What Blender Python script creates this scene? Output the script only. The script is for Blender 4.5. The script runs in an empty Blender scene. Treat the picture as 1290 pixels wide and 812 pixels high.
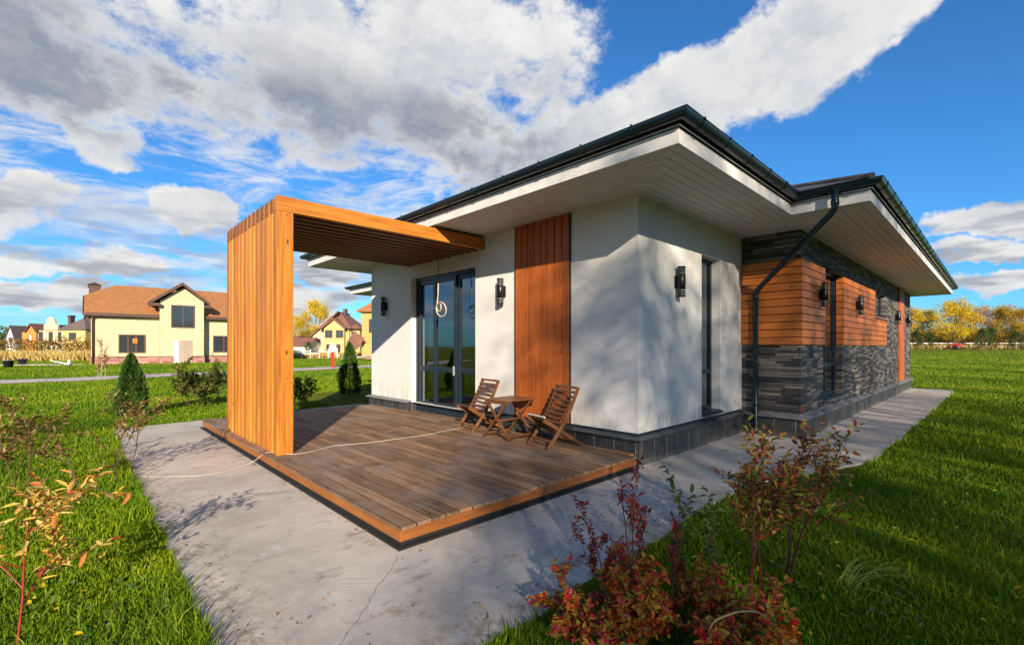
import bpy, math, random
import numpy as np
from mathutils import Vector, Matrix
R = math.radians
C = bpy.context.scene.collection
rng = np.random.default_rng(7)
random.seed(7)

# ------------------------------------------------------------------ camera
YAW = 46.335                                   # heading, counter-clockwise from +X
cam_d = bpy.data.cameras.new('camera'); cam = bpy.data.objects.new('camera', cam_d); C.objects.link(cam)
cam.location = (0, 0, 1.5); cam.rotation_euler = (R(90), 0, R(YAW - 90))
cam_d.sensor_width = 36; cam_d.lens = 36 * 584.55 / 1290; cam_d.shift_y = (436.6 - 406) / 1290
cam_d.clip_start = 0.05; cam_d.clip_end = 6000
bpy.context.scene.camera = cam
FW = (math.cos(R(YAW)), math.sin(R(YAW))); RT = (math.sin(R(YAW)), -math.cos(R(YAW)))
def cp(s, d, z=0.0):                           # s metres right of, d metres along the viewing axis
    return (FW[0]*d + RT[0]*s, FW[1]*d + RT[1]*s, z)

# ------------------------------------------------------------------ light
SUN_AZ = 55.2                                  # direction the light travels, ccw from +X
SUN_EL = 20.3
scn = bpy.context.scene
scn.view_settings.view_transform = 'Standard'; scn.view_settings.look = 'None'
scn.view_settings.exposure = 0.95; scn.view_settings.gamma = 1
sd = bpy.data.lights.new('sun', 'SUN'); sd.energy = 5.0; sd.angle = R(0.6); sd.color = (1.0, 0.845, 0.645)
so = bpy.data.objects.new('sun', sd); C.objects.link(so)
tv = Vector((math.cos(R(SUN_AZ))*math.cos(R(SUN_EL)), math.sin(R(SUN_AZ))*math.cos(R(SUN_EL)), -math.sin(R(SUN_EL))))
so.rotation_euler = tv.to_track_quat('-Z', 'Y').to_euler(); so.location = (-20, -30, 20)

class NT:                                      # tiny node helper
    def __init__(s, tree): s.t = tree; s.n = tree.nodes; s.l = tree.links
    def node(s, typ, **kw):
        n = s.n.new(typ)
        for k, v in kw.items(): setattr(n, k, v)
        return n
    def put(s, sock, v):
        if isinstance(v, bpy.types.NodeSocket): s.l.new(v, sock)
        elif v is not None:
            if sock.type == 'RGBA' and hasattr(v, '__len__') and len(v) == 3: v = (*v, 1)
            sock.default_value = v
    def m(s, op, a, b=None, c=None, clamp=False):
        n = s.node('ShaderNodeMath', operation=op, use_clamp=clamp)
        s.put(n.inputs[0], a)
        if b is not None: s.put(n.inputs[1], b)
        if c is not None: s.put(n.inputs[2], c)
        return n.outputs[0]
    def vm(s, op, a, b=None):
        n = s.node('ShaderNodeVectorMath', operation=op); s.put(n.inputs[0], a)
        if b is not None: s.put(n.inputs[1], b)
        return n.outputs['Value'] if op in ('DOT_PRODUCT', 'LENGTH') else n.outputs[0]
    def mix(s, f, a, b, typ='MIX'):
        n = s.node('ShaderNodeMix', data_type='RGBA', blend_type=typ)
        s.put(n.inputs[0], f); s.put(n.inputs[6], a); s.put(n.inputs[7], b); return n.outputs[2]
    def noise(s, vec, scale, detail=4, rough=.55, w=None, dist=0):
        n = s.node('ShaderNodeTexNoise'); s.put(n.inputs['Vector'], vec)
        n.inputs['Scale'].default_value = scale; n.inputs['Detail'].default_value = detail
        n.inputs['Roughness'].default_value = rough; n.inputs['Distortion'].default_value = dist
        return n.outputs['Fac']
    def sm(s, v, a, b, o0=0., o1=1.):
        n = s.node('ShaderNodeMapRange', interpolation_type='SMOOTHSTEP'); s.put(n.inputs[0], v)
        for i, q in ((1, a), (2, b), (3, o0), (4, o1)): s.put(n.inputs[i], q)
        return n.outputs[0]
    def sep(s, v):
        n = s.node('ShaderNodeSeparateXYZ'); s.put(n.inputs[0], v); return n.outputs
    def comb(s, x, y, z):
        n = s.node('ShaderNodeCombineXYZ')
        for i, v in enumerate((x, y, z)): s.put(n.inputs[i], v)
        return n.outputs[0]
    def ramp(s, v, stops, interp='LINEAR'):
        n = s.node('ShaderNodeValToRGB'); s.put(n.inputs[0], v); r = n.color_ramp; r.interpolation = interp
        while len(r.elements) < len(stops): r.elements.new(.5)
        for e, (p, c) in zip(r.elements, stops): e.position = p; e.color = (*c, 1)
        return n.outputs[0]
    def scale(s, v, sc):
        n = s.node('ShaderNodeMapping'); s.put(n.inputs[0], v); n.inputs['Scale'].default_value = sc; return n.outputs[0]

# ------------------------------------------------------------------ world: sky with clouds in azimuth / elevation
w = bpy.data.worlds.new('World'); scn.world = w; w.use_nodes = True
nt = NT(w.node_tree); nt.n.clear()
sky = nt.node('ShaderNodeTexSky', sky_type='NISHITA'); sky.sun_disc = False
sky.sun_elevation = R(SUN_EL); sky.sun_rotation = math.atan2(-tv.x, -tv.y) % (2*math.pi)
sky.air_density = 1.0; sky.dust_density = 0.3; sky.ozone_density = 3.0
gen = nt.node('ShaderNodeTexCoord').outputs['Generated']
X_, Y_, Z_ = nt.sep(gen)
fwd = nt.m('ADD', nt.m('MULTIPLY', X_, FW[0]), nt.m('MULTIPLY', Y_, FW[1]))
rgt = nt.m('ADD', nt.m('MULTIPLY', X_, RT[0]), nt.m('MULTIPLY', Y_, RT[1]))
AZ = nt.m('MULTIPLY', nt.m('ARCTAN2', rgt, fwd), 180/math.pi)        # degrees to the right of the view heading
EL = nt.m('MULTIPLY', nt.m('ARCSINE', Z_), 180/math.pi)
# warp a little so that blob edges are never clean ellipses
lp = nt.comb(nt.m('DIVIDE', X_, nt.m('ADD', Z_, .22)), nt.m('DIVIDE', Y_, nt.m('ADD', Z_, .22)), 0.0)  # cloud layer coordinates
wn = nt.noise(gen, 5.0, 5, .6); wn2 = nt.noise(nt.vm('ADD', gen, (7.1, 3.3, 1.7)), 5.0, 5, .6)
AZw = nt.m('ADD', AZ, nt.m('MULTIPLY', nt.m('SUBTRACT', wn, .5), 15.))
ELw = nt.m('ADD', EL, nt.m('MULTIPLY', nt.m('SUBTRACT', wn2, .5), 9.))
def blob(az, el, ra, re, rot=0, amp=1., pw=1.0):
    a = nt.m('SUBTRACT', AZw, az); e = nt.m('SUBTRACT', ELw, el)
    c, s_ = math.cos(R(rot)), math.sin(R(rot))
    p = nt.m('DIVIDE', nt.m('ADD', nt.m('MULTIPLY', a, c), nt.m('MULTIPLY', e, s_)), ra)
    q = nt.m('DIVIDE', nt.m('SUBTRACT', nt.m('MULTIPLY', e, c), nt.m('MULTIPLY', a, s_)), re)
    d2 = nt.m('ADD', nt.m('MULTIPLY', p, p), nt.m('MULTIPLY', q, q))
    g = nt.sm(d2, 0., 1.9, amp, 0.)
    return g
def addall(L):
    r = L[0]
    for x in L[1:]: r = nt.m('MAXIMUM', r, x)
    return r
big = addall([blob(-50, 26, 22, 8.5, 4), blob(-28, 29.5, 22, 10.5, 0), blob(-6, 31, 17, 11, 0, 1.), blob(-24, 23, 9, 3.5, 0, .8), blob(-2, 24, 9, 5, -8, .85), blob(0, 54, 60, 13, 0)])
band = addall([blob(3, 21.5, 11, 3.6, 18, .95), blob(17, 25.6, 13, 4.4, 13, 1.1), blob(32, 29.3, 13, 5.2, 14, 1.1)])
small = addall([blob(-34, 13.3, 4.6, 2.1, 0, 1.), blob(-46.5, 11.2, 6, 2.3, 0, .95), blob(-41.7, 17.6, 4.0, 1.7, 0, .8),
                blob(46.5, 10.2, 5.0, 1.8, 4, 1.), blob(44.3, 7.8, 3.5, .9, 0, .8), blob(48, 5.4, 6, .9, 0, .8), blob(-25, 5.5, 9, 2.2, 0, .95), blob(-24, 2.2, 12, 1.6, 0, .8),
                blob(-44, 7.0, 13, 1.8, 0, .9), blob(-46, 3.5, 16, 1.8, 0, .9), blob(-22, 9, 7, 1.3, 0, .7), blob(75, 12, 16, 5, 0, .8), blob(-80, 14, 20, 7, 0, .9),
                blob(120, 30, 30, 14, 0, .9), blob(-140, 20, 30, 9, 0, .8)])
nf = nt.noise(nt.vm('MULTIPLY', gen, (1, 1, 1.5)), 6.5, 12, .66)
wisp = nt.noise(nt.comb(nt.m('MULTIPLY', nt.m('ADD', AZ, nt.m('MULTIPLY', EL, .8)), .055), nt.m('MULTIPLY', nt.m('SUBTRACT', EL, nt.m('MULTIPLY', AZ, .07)), .26), 3.0), 1.6, 10, .68, dist=.5)
wmask = nt.m('MULTIPLY', nt.sm(AZ, 8, -8), nt.m('MULTIPLY', nt.sm(EL, 1, 5), nt.sm(EL, 28, 21)))
wispd = nt.m('MULTIPLY', nt.sm(wisp, .40, .62), nt.m('MULTIPLY', wmask, .80))
nk = nt.m('MULTIPLY', nt.m('SUBTRACT', nf, .5), 2.1)
lf = nt.noise(nt.vm('MULTIPLY', nt.vm('ADD', gen, (2.3, 8.1, 4.4)), (1, 1, 1.8)), 3.4, 3, .5)
dens = nt.m('ADD', nt.m('ADD', addall([big, band, small]), nk), nt.m('MULTIPLY', nt.m('SUBTRACT', lf, .55), nt.m('MULTIPLY', nt.sm(AZ, 12, -2), 1.5)))
cov = nt.sm(dens, .34, .74)
cov = nt.m('MAXIMUM', cov, wispd)
# shading: lit tops and edges, grey bellies in the thick parts lower in the big mass
nl = nt.noise(nt.vm('MULTIPLY', nt.vm('ADD', gen, (-.03, -.03, .045)), (1, 1, 1.5)), 6.5, 12, .66)
relief = nt.sm(nt.m('SUBTRACT', nf, nl), -.16, .16)
belly = nt.m('MULTIPLY', nt.sm(ELw, 32.5, 25), nt.sm(AZ, 14, 0))
belly = nt.m('MULTIPLY', nt.m('MULTIPLY', belly, nt.sm(EL, 15.5, 19.5)), nt.sm(dens, .45, 1.0))
low = nt.m('MULTIPLY', nt.sm(nt.noise(nt.vm('MULTIPLY', gen, (3, 3, 14)), 3.0, 4, .5), .42, .6), nt.m('MULTIPLY', nt.sm(EL, 16, 9), .8))
b2 = nt.m('MULTIPLY', nt.sm(dens, .6, 1.3), .25)
dark = nt.m('ADD', nt.m('MULTIPLY', belly, .88), nt.m('ADD', low, b2), clamp=True)
dark = nt.m('MULTIPLY', dark, nt.sm(relief, 1.0, 0.0, .72, 1.0))
ccol = nt.mix(dark, (.98, .97, .95), (.20, .24, .33))
ccol = nt.mix(nt.m('MULTIPLY', nt.m('SUBTRACT', 1.0, relief), .5), ccol, (.46, .52, .63))
skyc = nt.mix(1.0, sky.outputs[0], (0.46, 1.10, 1.62), 'MULTIPLY')
hz = nt.sm(EL, 26, 0)
STR = 0.058
cs = nt.mix(1.0, ccol, (8.3, 8.3, 8.3), 'MULTIPLY')
fin = nt.mix(cov, skyc, cs)
bg = nt.node('ShaderNodeBackground'); nt.put(bg.inputs[0], fin); bg.inputs[1].default_value = STR
out = nt.node('ShaderNodeOutputWorld'); nt.l.new(bg.outputs[0], out.inputs[0])

# ------------------------------------------------------------------ materials
def mat(name):
    m = bpy.data.materials.new(name); m.use_nodes = True; t = NT(m.node_tree)
    return m, t, t.n['Principled BSDF']
def bump(t, b, h, strength=.3, dist=.01):
    n = t.node('ShaderNodeBump'); n.inputs['Strength'].default_value = strength; n.inputs['Distance'].default_value = dist
    t.put(n.inputs['Height'], h); t.l.new(n.outputs[0], b.inputs['Normal'])
def pos(t): return t.node('ShaderNodeNewGeometry').outputs['Position']
def island(t): return t.node('ShaderNodeNewGeometry').outputs['Random Per Island']
def plain(name, col, rough=.6, metal=0., var=.12, scale=8., bs=.15):
    m, t, b = mat(name); n = t.noise(pos(t), scale, 5, .6)
    c = t.mix(t.sm(n, .3, .7), tuple(x*(1-var) for x in col), tuple(min(1, x*(1+var)) for x in col))
    t.put(b.inputs['Base Color'], c); b.inputs['Roughness'].default_value = rough; b.inputs['Metallic'].default_value = metal
    if bs: bump(t, b, t.noise(pos(t), scale*12, 3, .6), bs, .003)
    return m
def wood(name, cols, axis, rough=.5, tone=.35, grey=0., knots=True, gs=1.0, spec=.4, seam=None):
    m, t, b = mat(name)
    sc = [38., 38., 38.]; sc['XYZ'.index(axis)] = 1.6
    r = island(t)
    p = t.vm('ADD', pos(t), t.comb(t.m('MULTIPLY', r, 37.), t.m('MULTIPLY', r, 91.), t.m('MULTIPLY', r, 53.)))
    g = t.noise(t.scale(p, tuple(x*gs for x in sc)), 1.0, 6, .62, dist=.4)
    sc2 = [9., 9., 9.]; sc2['XYZ'.index(axis)] = .9
    g2 = t.noise(t.scale(p, tuple(sc2)), 1.0, 3, .5)
    f = t.m('ADD', t.m('MULTIPLY', g, .6), t.m('MULTIPLY', g2, .4))
    c = t.ramp(f, [(.30, cols[0]), (.48, cols[1]), (.66, cols[2])])
    c = t.mix(1.0, c, t.comb(*(t.m('ADD', 1-tone/2, t.m('MULTIPLY', r, tone)),)*3), 'MULTIPLY')
    if knots:
        v = t.node('ShaderNodeTexVoronoi'); sk = [5., 5., 5.]; sk['XYZ'.index(axis)] = 2.6
        t.put(v.inputs['Vector'], t.scale(p, tuple(sk)))
        v.inputs['Scale'].default_value = 1.0
        k = t.sm(v.outputs['Distance'], .115, .04)
        c = t.mix(t.m('MULTIPLY', k, .75), c, tuple(x*.18 for x in cols[0]))
    if seam:
        fx_ = t.m('FRACT', t.m('DIVIDE', t.m('SUBTRACT', t.sep(pos(t))[0], seam[0]), seam[1])); ed = t.m('MINIMUM', fx_, t.m('SUBTRACT', 1., fx_))
        c = t.mix(t.m('MULTIPLY', t.sm(ed, .09, .03), .6), c, (.02, .013, .009))
    if grey:
        gn = t.noise(pos(t), 1.3, 6, .65); gm = t.m('MULTIPLY', t.sm(gn, .45, .68), grey)
        c = t.mix(gm, c, (.23, .19, .17))
        gn2 = t.noise(t.vm('ADD', pos(t), (4, 9, 2)), 3.1, 7, .7); c = t.mix(t.m('MULTIPLY', t.sm(gn2, .56, .68), .55), c, (.06, .035, .022))
    t.put(b.inputs['Base Color'], c); b.inputs['Specular IOR Level'].default_value = spec
    t.put(b.inputs['Roughness'], t.sm(g, .3, .7, rough-.08, rough+.15))
    bump(t, b, g, .35, .004)
    return m
ORG = [(.20, .060, .007), (.42, .145, .014), (.54, .225, .030)]
M = {}
M['orange_v'] = wood('larch_vertical', ORG, 'Z', tone=.65)
M['roofslat'] = wood('dark_brown_slats', [(.09, .028, .007), (.16, .052, .012), (.22, .08, .02)], 'X', tone=.4)  # darker brown than the other boards of the canopy frame
M['edge_y'] = wood('deck_edge_along_y', [(.15, .048, .012), (.27, .095, .020), (.35, .13, .03)], 'Y', tone=.2)
M['edge_x'] = wood('deck_edge_along_x', [(.13, .042, .010), (.24, .08, .018), (.31, .11, .025)], 'X', tone=.2)
M['orange_y'] = wood('larch_along_y', ORG, 'Y', tone=.3)
M['orange_x'] = wood('larch_along_x', ORG, 'X', tone=.35)
CL = [(.27, .07, .012), (.41, .115, .019), (.50, .16, .03)]
M['clad_v'] = wood('cladding_vertical', [(.22, .05, .010), (.33, .082, .015), (.42, .115, .022)], 'Z', tone=.2)
M['clad_x'] = wood('cladding_along_x', CL, 'X', tone=.3)
M['clad_y'] = wood('cladding_along_y', CL, 'Y', tone=.3)
M['deck'] = wood('weathered_decking', [(.075, .041, .023), (.20, .115, .065), (.33, .205, .12)], 'Y', rough=.66, tone=.6, grey=.65, spec=.2, seam=(1.785, (5.045-1.785)/24))
M['teak_x'] = wood('oiled_wood', [(.07, .026, .010), (.14, .055, .020), (.21, .09, .033)], 'X', rough=.42, tone=.3, knots=False)

def plaster():
    m, t, b = mat('white_plaster'); p = pos(t)
    n = t.noise(p, 1.1, 5, .6); n2 = t.noise(p, 240., 2, .6)
    z = t.sep(p)[2]
    c = t.mix(t.sm(n, .3, .7), (.56, .56, .565), (.63, .625, .61))
    dirt = t.m('MULTIPLY', t.sm(z, .95, .35), t.sm(t.noise(t.scale(p, (7, 7, 2.5)), 1, 6, .75), .38, .66))
    c = t.mix(t.m('MULTIPLY', dirt, .5), c, (.27, .25, .22))
    t.put(b.inputs['Base Color'], c); b.inputs['Roughness'].default_value = .9; b.inputs['Specular IOR Level'].default_value = .2
    bump(t, b, n2, .35, .002); return m
M['plaster'] = plaster()

def brickmat(name, row_h, length, stops, mortar, mw=.12, rough=.75, jitter=True, bs=.6):
    m, t, b = mat(name); p = pos(t); x, y, z = t.sep(p)
    u = t.m('ADD', x, y); v = t.m('DIVIDE', z, row_h); row = t.m('FLOOR', v); fv = t.m('FRACT', v)
    wn = t.node('ShaderNodeTexWhiteNoise', noise_dimensions='1D'); t.put(wn.inputs['W'], row)
    rr = wn.outputs['Value']
    uu = t.m('ADD', t.m('DIVIDE', u, length), t.m('MULTIPLY', rr, 7.3) if jitter else t.m('MULTIPLY', t.m('MODULO', row, 2.), .5))
    col = t.m('FLOOR', uu); fu = t.m('FRACT', uu)
    w2 = t.node('ShaderNodeTexWhiteNoise', noise_dimensions='2D'); t.put(w2.inputs['Vector'], t.comb(col, row, 0.))
    val = w2.outputs['Value']
    n = t.noise(p, 30., 4, .6)
    c = t.ramp(t.m('ADD', t.m('MULTIPLY', val, .86), t.m('MULTIPLY', n, .14)), stops)
    du = t.m('MINIMUM', fu, t.m('SUBTRACT', 1., fu)); dv = t.m('MINIMUM', fv, t.m('SUBTRACT', 1., fv))
    e = t.m('MINIMUM', t.m('MULTIPLY', du, length/row_h), dv)
    mm = t.sm(e, mw*.55, mw)
    t.put(b.inputs['Base Color'], t.mix(mm, mortar, c)); b.inputs['Roughness'].default_value = rough
    bump(t, b, t.m('ADD', mm, t.m('MULTIPLY', val, .5)), bs, .008); return m
M['ledger'] = brickmat('dark_ledger_brick', .045, .36, [(0, (.014, .014, .017)), (.3, (.035, .034, .038)), (.5, (.07, .064, .062)), (.7, (.13, .115, .10)), (.86, (.21, .185, .155)), (1, (.05, .048, .055))], (.010, .010, .012), .11)
M['yellow_brick'] = brickmat('yellow_brick', .09, .26, [(0, (.46, .36, .20)), (.5, (.54, .44, .265)), (1, (.61, .51, .33))], (.46, .38, .27), .1, .85, False, .2)
M['orange_brick'] = brickmat('orange_brick', .09, .26, [(0, (.50, .24, .07)), (1, (.62, .32, .10))], (.5, .3, .14), .1, .85, False, .2)
M['plinth_stone'] = brickmat('pinkish_plinth_stone', .22, .5, [(0, (.22, .08, .06)), (.5, (.34, .15, .12)), (1, (.45, .25, .21))], (.25, .17, .15), .08, .8)

def tiles():
    m, t, b = mat('dark_plinth_tiles'); p = pos(t); x, y, z = t.sep(p); u = t.m('ADD', x, y)
    uu = t.m('DIVIDE', u, .32); col = t.m('FLOOR', uu); fu = t.m('FRACT', uu)
    e = t.m('MINIMUM', fu, t.m('SUBTRACT', 1., fu)); mm = t.sm(e, .012, .022)
    wn = t.node('ShaderNodeTexWhiteNoise', noise_dimensions='1D'); t.put(wn.inputs['W'], col)
    n = t.noise(p, 18., 6, .65)
    c = t.mix(wn.outputs['Value'], (.018, .021, .026), (.042, .045, .050)); c = t.mix(t.m('MULTIPLY', t.sm(n, .45, .75), .5), c, (.09, .085, .08))
    dust = t.m('MULTIPLY', t.sm(z, .12, 0), t.sm(t.noise(p, 9., 5, .6), .35, .65)); c = t.mix(t.m('MULTIPLY', dust, .6), c, (.16, .145, .125))
    t.put(b.inputs['Base Color'], t.mix(mm, (.17, .165, .16), c)); t.put(b.inputs['Roughness'], t.sm(n, .3, .7, .3, .6)); bump(t, b, mm, .4, .004); return m
M['tiles'] = tiles()
M['ledge'] = plain('coated_sheet_ledge', (.060, .070, .085), .38, .4, .2)
M['ledge2'] = plain('grey_stone_ledge', (.15, .155, .17), .6, 0, .2)
M['soffit'] = plain('pale_soffit_boards', (.60, .58, .55), .55, 0, .08, 5., .05)
M['gapdark'] = plain('dark_gap', (.03, .028, .025), .9, 0, 0, 5, 0)
M['fascia'] = plain('white_fascia', (.58, .575, .57), .5, 0, .10, 6., .05)
M['gutter'] = plain('dark_teal_gutter_metal', (.009, .026, .037), .25, .35, .2, 8., .0)
M['trim'] = plain('pale_metal_trim', (.55, .55, .55), .35, .6, .1, 8., 0)
M['frame'] = plain('anthracite_window_frame', (.011, .022, .036), .32, .1, .15, 8., 0)
M['lampblack'] = plain('black_lamp_metal', (.008, .008, .009), .3, .3, .1, 8, 0)
M['interior'] = plain('interior_paint', (.62, .56, .44), .8, 0, .05, 2, 0)
M['intfloor'] = plain('interior_floor', (.22, .14, .08), .4, 0, .2, 3, 0)
M['sofa'] = plain('pale_green_upholstery', (.40, .46, .30), .9, 0, .1, 6, .2)
M['curtain'] = plain('cream_curtain', (.62, .58, .48), .9, 0, .08, 6, 0)
M['cable'] = plain('white_cable_sheath', (.50, .44, .35), .45, 0, .1, 8, 0)
M['cable_d'] = plain('dark_cable_sheath', (.10, .07, .05), .5, 0, .1, 8, 0)
M['rubber'] = plain('black_membrane', (.012, .013, .014), .8, 0, .2, 8, .3)
M['tape'] = plain('white_packing_strap', (.62, .66, .66), .5, 0, .1, 8, 0)
M['blue'] = plain('blue_plastic', (.05, .28, .45), .4, 0, .1, 8, 0)
M['roof_brown'] = plain('brown_orange_shingles', (.30, .125, .04), .85, 0, .16, 3., .3)
M['roof_dark'] = plain('dark_brown_trim', (.085, .04, .028), .6, 0, .15, 3., .1)
M['roof_grey'] = plain('grey_brown_roof', (.12, .085, .08), .8, 0, .15, 1.5, .1)
M['roof_red'] = plain('maroon_roof', (.17, .075, .05), .8, 0, .15, 1.5, .1)
M['house_yel'] = plain('yellow_render', (.50, .36, .15), .9, 0, .06, 1., .1)
M['house_cream'] = plain('cream_render', (.56, .47, .28), .9, 0, .05, 1., .1)
M['house_org'] = plain('orange_render', (.46, .20, .05), .9, 0, .08, 1., .1)
M['house_white'] = plain('white_render', (.55, .54, .52), .9, 0, .05, 1., .1)
M['paint_white'] = plain('white_paint', (.75, .74, .70), .6, 0, .08, 3, .1)
M['red'] = plain('red_paint', (.55, .025, .015), .5, 0, .1, 3, 0)
M['bucketm'] = plain('black_plastic', (.02, .022, .025), .5, 0, .1, 3, 0)
M['bark'] = plain('bark', (.11, .085, .062), .9, 0, .35, 9, .6)
M['bark_pale'] = plain('pale_bark', (.32, .28, .22), .9, 0, .35, 9, .5)
M['redstem'] = plain('red_dogwood_bark', (.26, .022, .016), .4, 0, .25, 30, .1)
M['maroonstem'] = plain('maroon_stem_bark', (.11, .020, .018), .45, 0, .25, 30, .1)
M['darkstem'] = plain('dark_stem_bark', (.075, .035, .022), .6, 0, .3, 30, .2)
M['berry'] = plain('dark_blue_berry', (.010, .010, .028), .35, 0, .2, 40, 0)
M['doorpanel'] = plain('grey_boarded_door', (.34, .27, .22), .8, 0, .1, 3, .1)
M['pale_panel'] = plain('pale_blue_panel', (.50, .58, .60), .7, 0, .05, 3, .1)
M['hedgeflower'] = plain('pink_flower', (.6, .08, .08), .8, 0, .2, 3, 0)

def shingles():
    m, t, b = mat('dark_shingle_roof'); p = pos(t); x, y, z = t.sep(p)
    v = t.m('DIVIDE', z, .05); row = t.m('FLOOR', v); fv = t.m('FRACT', v)
    uu = t.m('ADD', t.m('DIVIDE', t.m('ADD', x, y), .3), t.m('MULTIPLY', row, .37)); col = t.m('FLOOR', uu)
    w2 = t.node('ShaderNodeTexWhiteNoise', noise_dimensions='2D'); t.put(w2.inputs['Vector'], t.comb(col, row, 0.))
    c = t.mix(w2.outputs['Value'], (.03, .034, .042), (.085, .085, .095)); c = t.mix(t.sm(fv, .18, .05), c, (.01, .01, .012))
    t.put(b.inputs['Base Color'], c); b.inputs['Roughness'].default_value = .8; bump(t, b, fv, .8, .01); return m
M['shingle'] = shingles()

def glass():
    m, t, b = mat('window_glass'); t.n.remove(b)
    gl = t.node('ShaderNodeBsdfGlossy'); gl.inputs['Roughness'].default_value = .015; gl.inputs['Color'].default_value = (.85, .92, 1, 1)
    tr = t.node('ShaderNodeBsdfTransparent'); tr.inputs['Color'].default_value = (.80, .86, .82, 1)
    fr = t.node('ShaderNodeFresnel'); fr.inputs['IOR'].default_value = 1.75
    mx = t.node('ShaderNodeMixShader'); t.l.new(t.m('ADD', t.m('MULTIPLY', fr.outputs[0], 1.5), .06, clamp=True), mx.inputs[0])
    t.l.new(tr.outputs[0], mx.inputs[1]); t.l.new(gl.outputs[0], mx.inputs[2])
    bn = t.node('ShaderNodeBump'); bn.inputs['Strength'].default_value = .03; bn.inputs['Distance'].default_value = .02
    t.put(bn.inputs['Height'], t.noise(pos(t), 2.2, 1, .5)); t.l.new(bn.outputs[0], gl.inputs['Normal'])
    t.l.new(mx.outputs[0], t.n['Material Output'].inputs[0]); return m
M['glass'] = glass()
def dglass():
    m, t, b = mat('dark_window_glass'); b.inputs['Base Color'].default_value = (.03, .035, .04, 1); b.inputs['Roughness'].default_value = .08
    b.inputs['Specular IOR Level'].default_value = 1.0; return m
M['dglass'] = dglass()

def concrete():
    m, t, b = mat('brushed_concrete'); p = pos(t); x, y, z = t.sep(p)
    big = t.noise(p, .8, 6, .6); mid = t.noise(p, 5., 6, .7); fine = t.noise(p, 70., 3, .6)
    wpos = t.vm('ADD', p, t.vm('MULTIPLY', t.comb(t.noise(p, 1.1, 2, .5), t.noise(t.vm('ADD', p, (5, 5, 5)), 1.1, 2, .5), 0.), (.8, .8, 0)))
    sw = t.noise(t.scale(wpos, (3.0, 60., 1.)), 1.0, 4, .6)
    c = t.mix(t.sm(big, .3, .7), (.32, .295, .26), (.49, .445, .39))
    c = t.mix(t.m('MULTIPLY', t.sm(mid, .5, .72), .5), c, (.54, .51, .47))
    c = t.mix(t.m('MULTIPLY', t.sm(mid, .44, .28), .55), c, (.19, .175, .155))
    c = t.mix(t.m('MULTIPLY', t.sm(sw, .55, .7), .2), c, (.56, .53, .48)); gr = t.noise(p, 150., 2, .7); c = t.mix(t.m('MULTIPLY', t.sm(gr, .58, .72), .4), c, (.20, .185, .165)); c = t.mix(t.m('MULTIPLY', t.sm(gr, .42, .3), .3), c, (.66, .62, .55))
    st = t.noise(t.scale(t.vm('ADD', p, (3, 1, 0)), (1., 1.6, 1.)), 2.1, 7, .72)
    c = t.mix(t.m('MULTIPLY', t.sm(st, .56, .66), .6), c, (.17, .125, .085))
    e1 = t.m('MAXIMUM', t.sm(x, 1.05, .5), t.m('MULTIPLY', t.sm(y, 2.25, 1.8), 1.0)); e1 = t.m('MULTIPLY', e1, t.m('LESS_THAN', x, 7.))
    en = t.sm(t.noise(t.scale(p, (5, 3, 1)), 2.2, 8, .75), .46, .62)
    c = t.mix(t.m('MULTIPLY', t.m('MULTIPLY', e1, en), .75), c, (.11, .085, .06))
    strk = t.noise(t.scale(t.vm('ADD', wpos, (9, 2, 0)), (1.2, 9., 1.)), 1.0, 6, .7); c = t.mix(t.m('MULTIPLY', t.sm(strk, .56, .68), .3), c, (.21, .165, .125))
    # hairline crack running from the deck corner, and joints across the long walk
    def line(ax, ay, bx, by, wob, wd):
        L = math.hypot(bx-ax, by-ay); dx, dy = (bx-ax)/L, (by-ay)/L
        al = t.m('ADD', t.m('MULTIPLY', t.m('SUBTRACT', x, ax), dx), t.m('MULTIPLY', t.m('SUBTRACT', y, ay), dy))
        pe = t.m('SUBTRACT', t.m('MULTIPLY', t.m('SUBTRACT', y, ay), dx), t.m('MULTIPLY', t.m('SUBTRACT', x, ax), dy))
        pe = t.m('ABSOLUTE', t.m('ADD', pe, t.m('MULTIPLY', t.m('SUBTRACT', t.noise(p, 4., 6, .65), .5), wob)))
        return t.m('MULTIPLY', t.sm(pe, wd, wd*.4), t.m('MULTIPLY', t.m('GREATER_THAN', al, 0.), t.m('LESS_THAN', al, L)))
    ck = line(1.72, 2.98, .45, 1.77, .12, .0035)
    ck = t.m('MAXIMUM', ck, line(5.12, 3.02, 5.2, 1.7, .06, .004))
    ck = t.m('MAXIMUM', ck, line(11., 2.3, 11.05, .8, .03, .008))
    ck = t.m('MAXIMUM', ck, line(16., 2.3, 16.05, .8, .03, .010))
    c = t.mix(t.m('MULTIPLY', ck, .6), c, (.08, .045, .04))
    t.put(b.inputs['Base Color'], c); b.inputs['Roughness'].default_value = .8; b.inputs['Specular IOR Level'].default_value = .35
    bump(t, b, t.m('ADD', t.m('MULTIPLY', sw, .8), t.m('ADD', t.m('MULTIPLY', fine, .5), t.m('MULTIPLY', ck, -2.))), .5, .006); return m
M['concrete'] = concrete()

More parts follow.
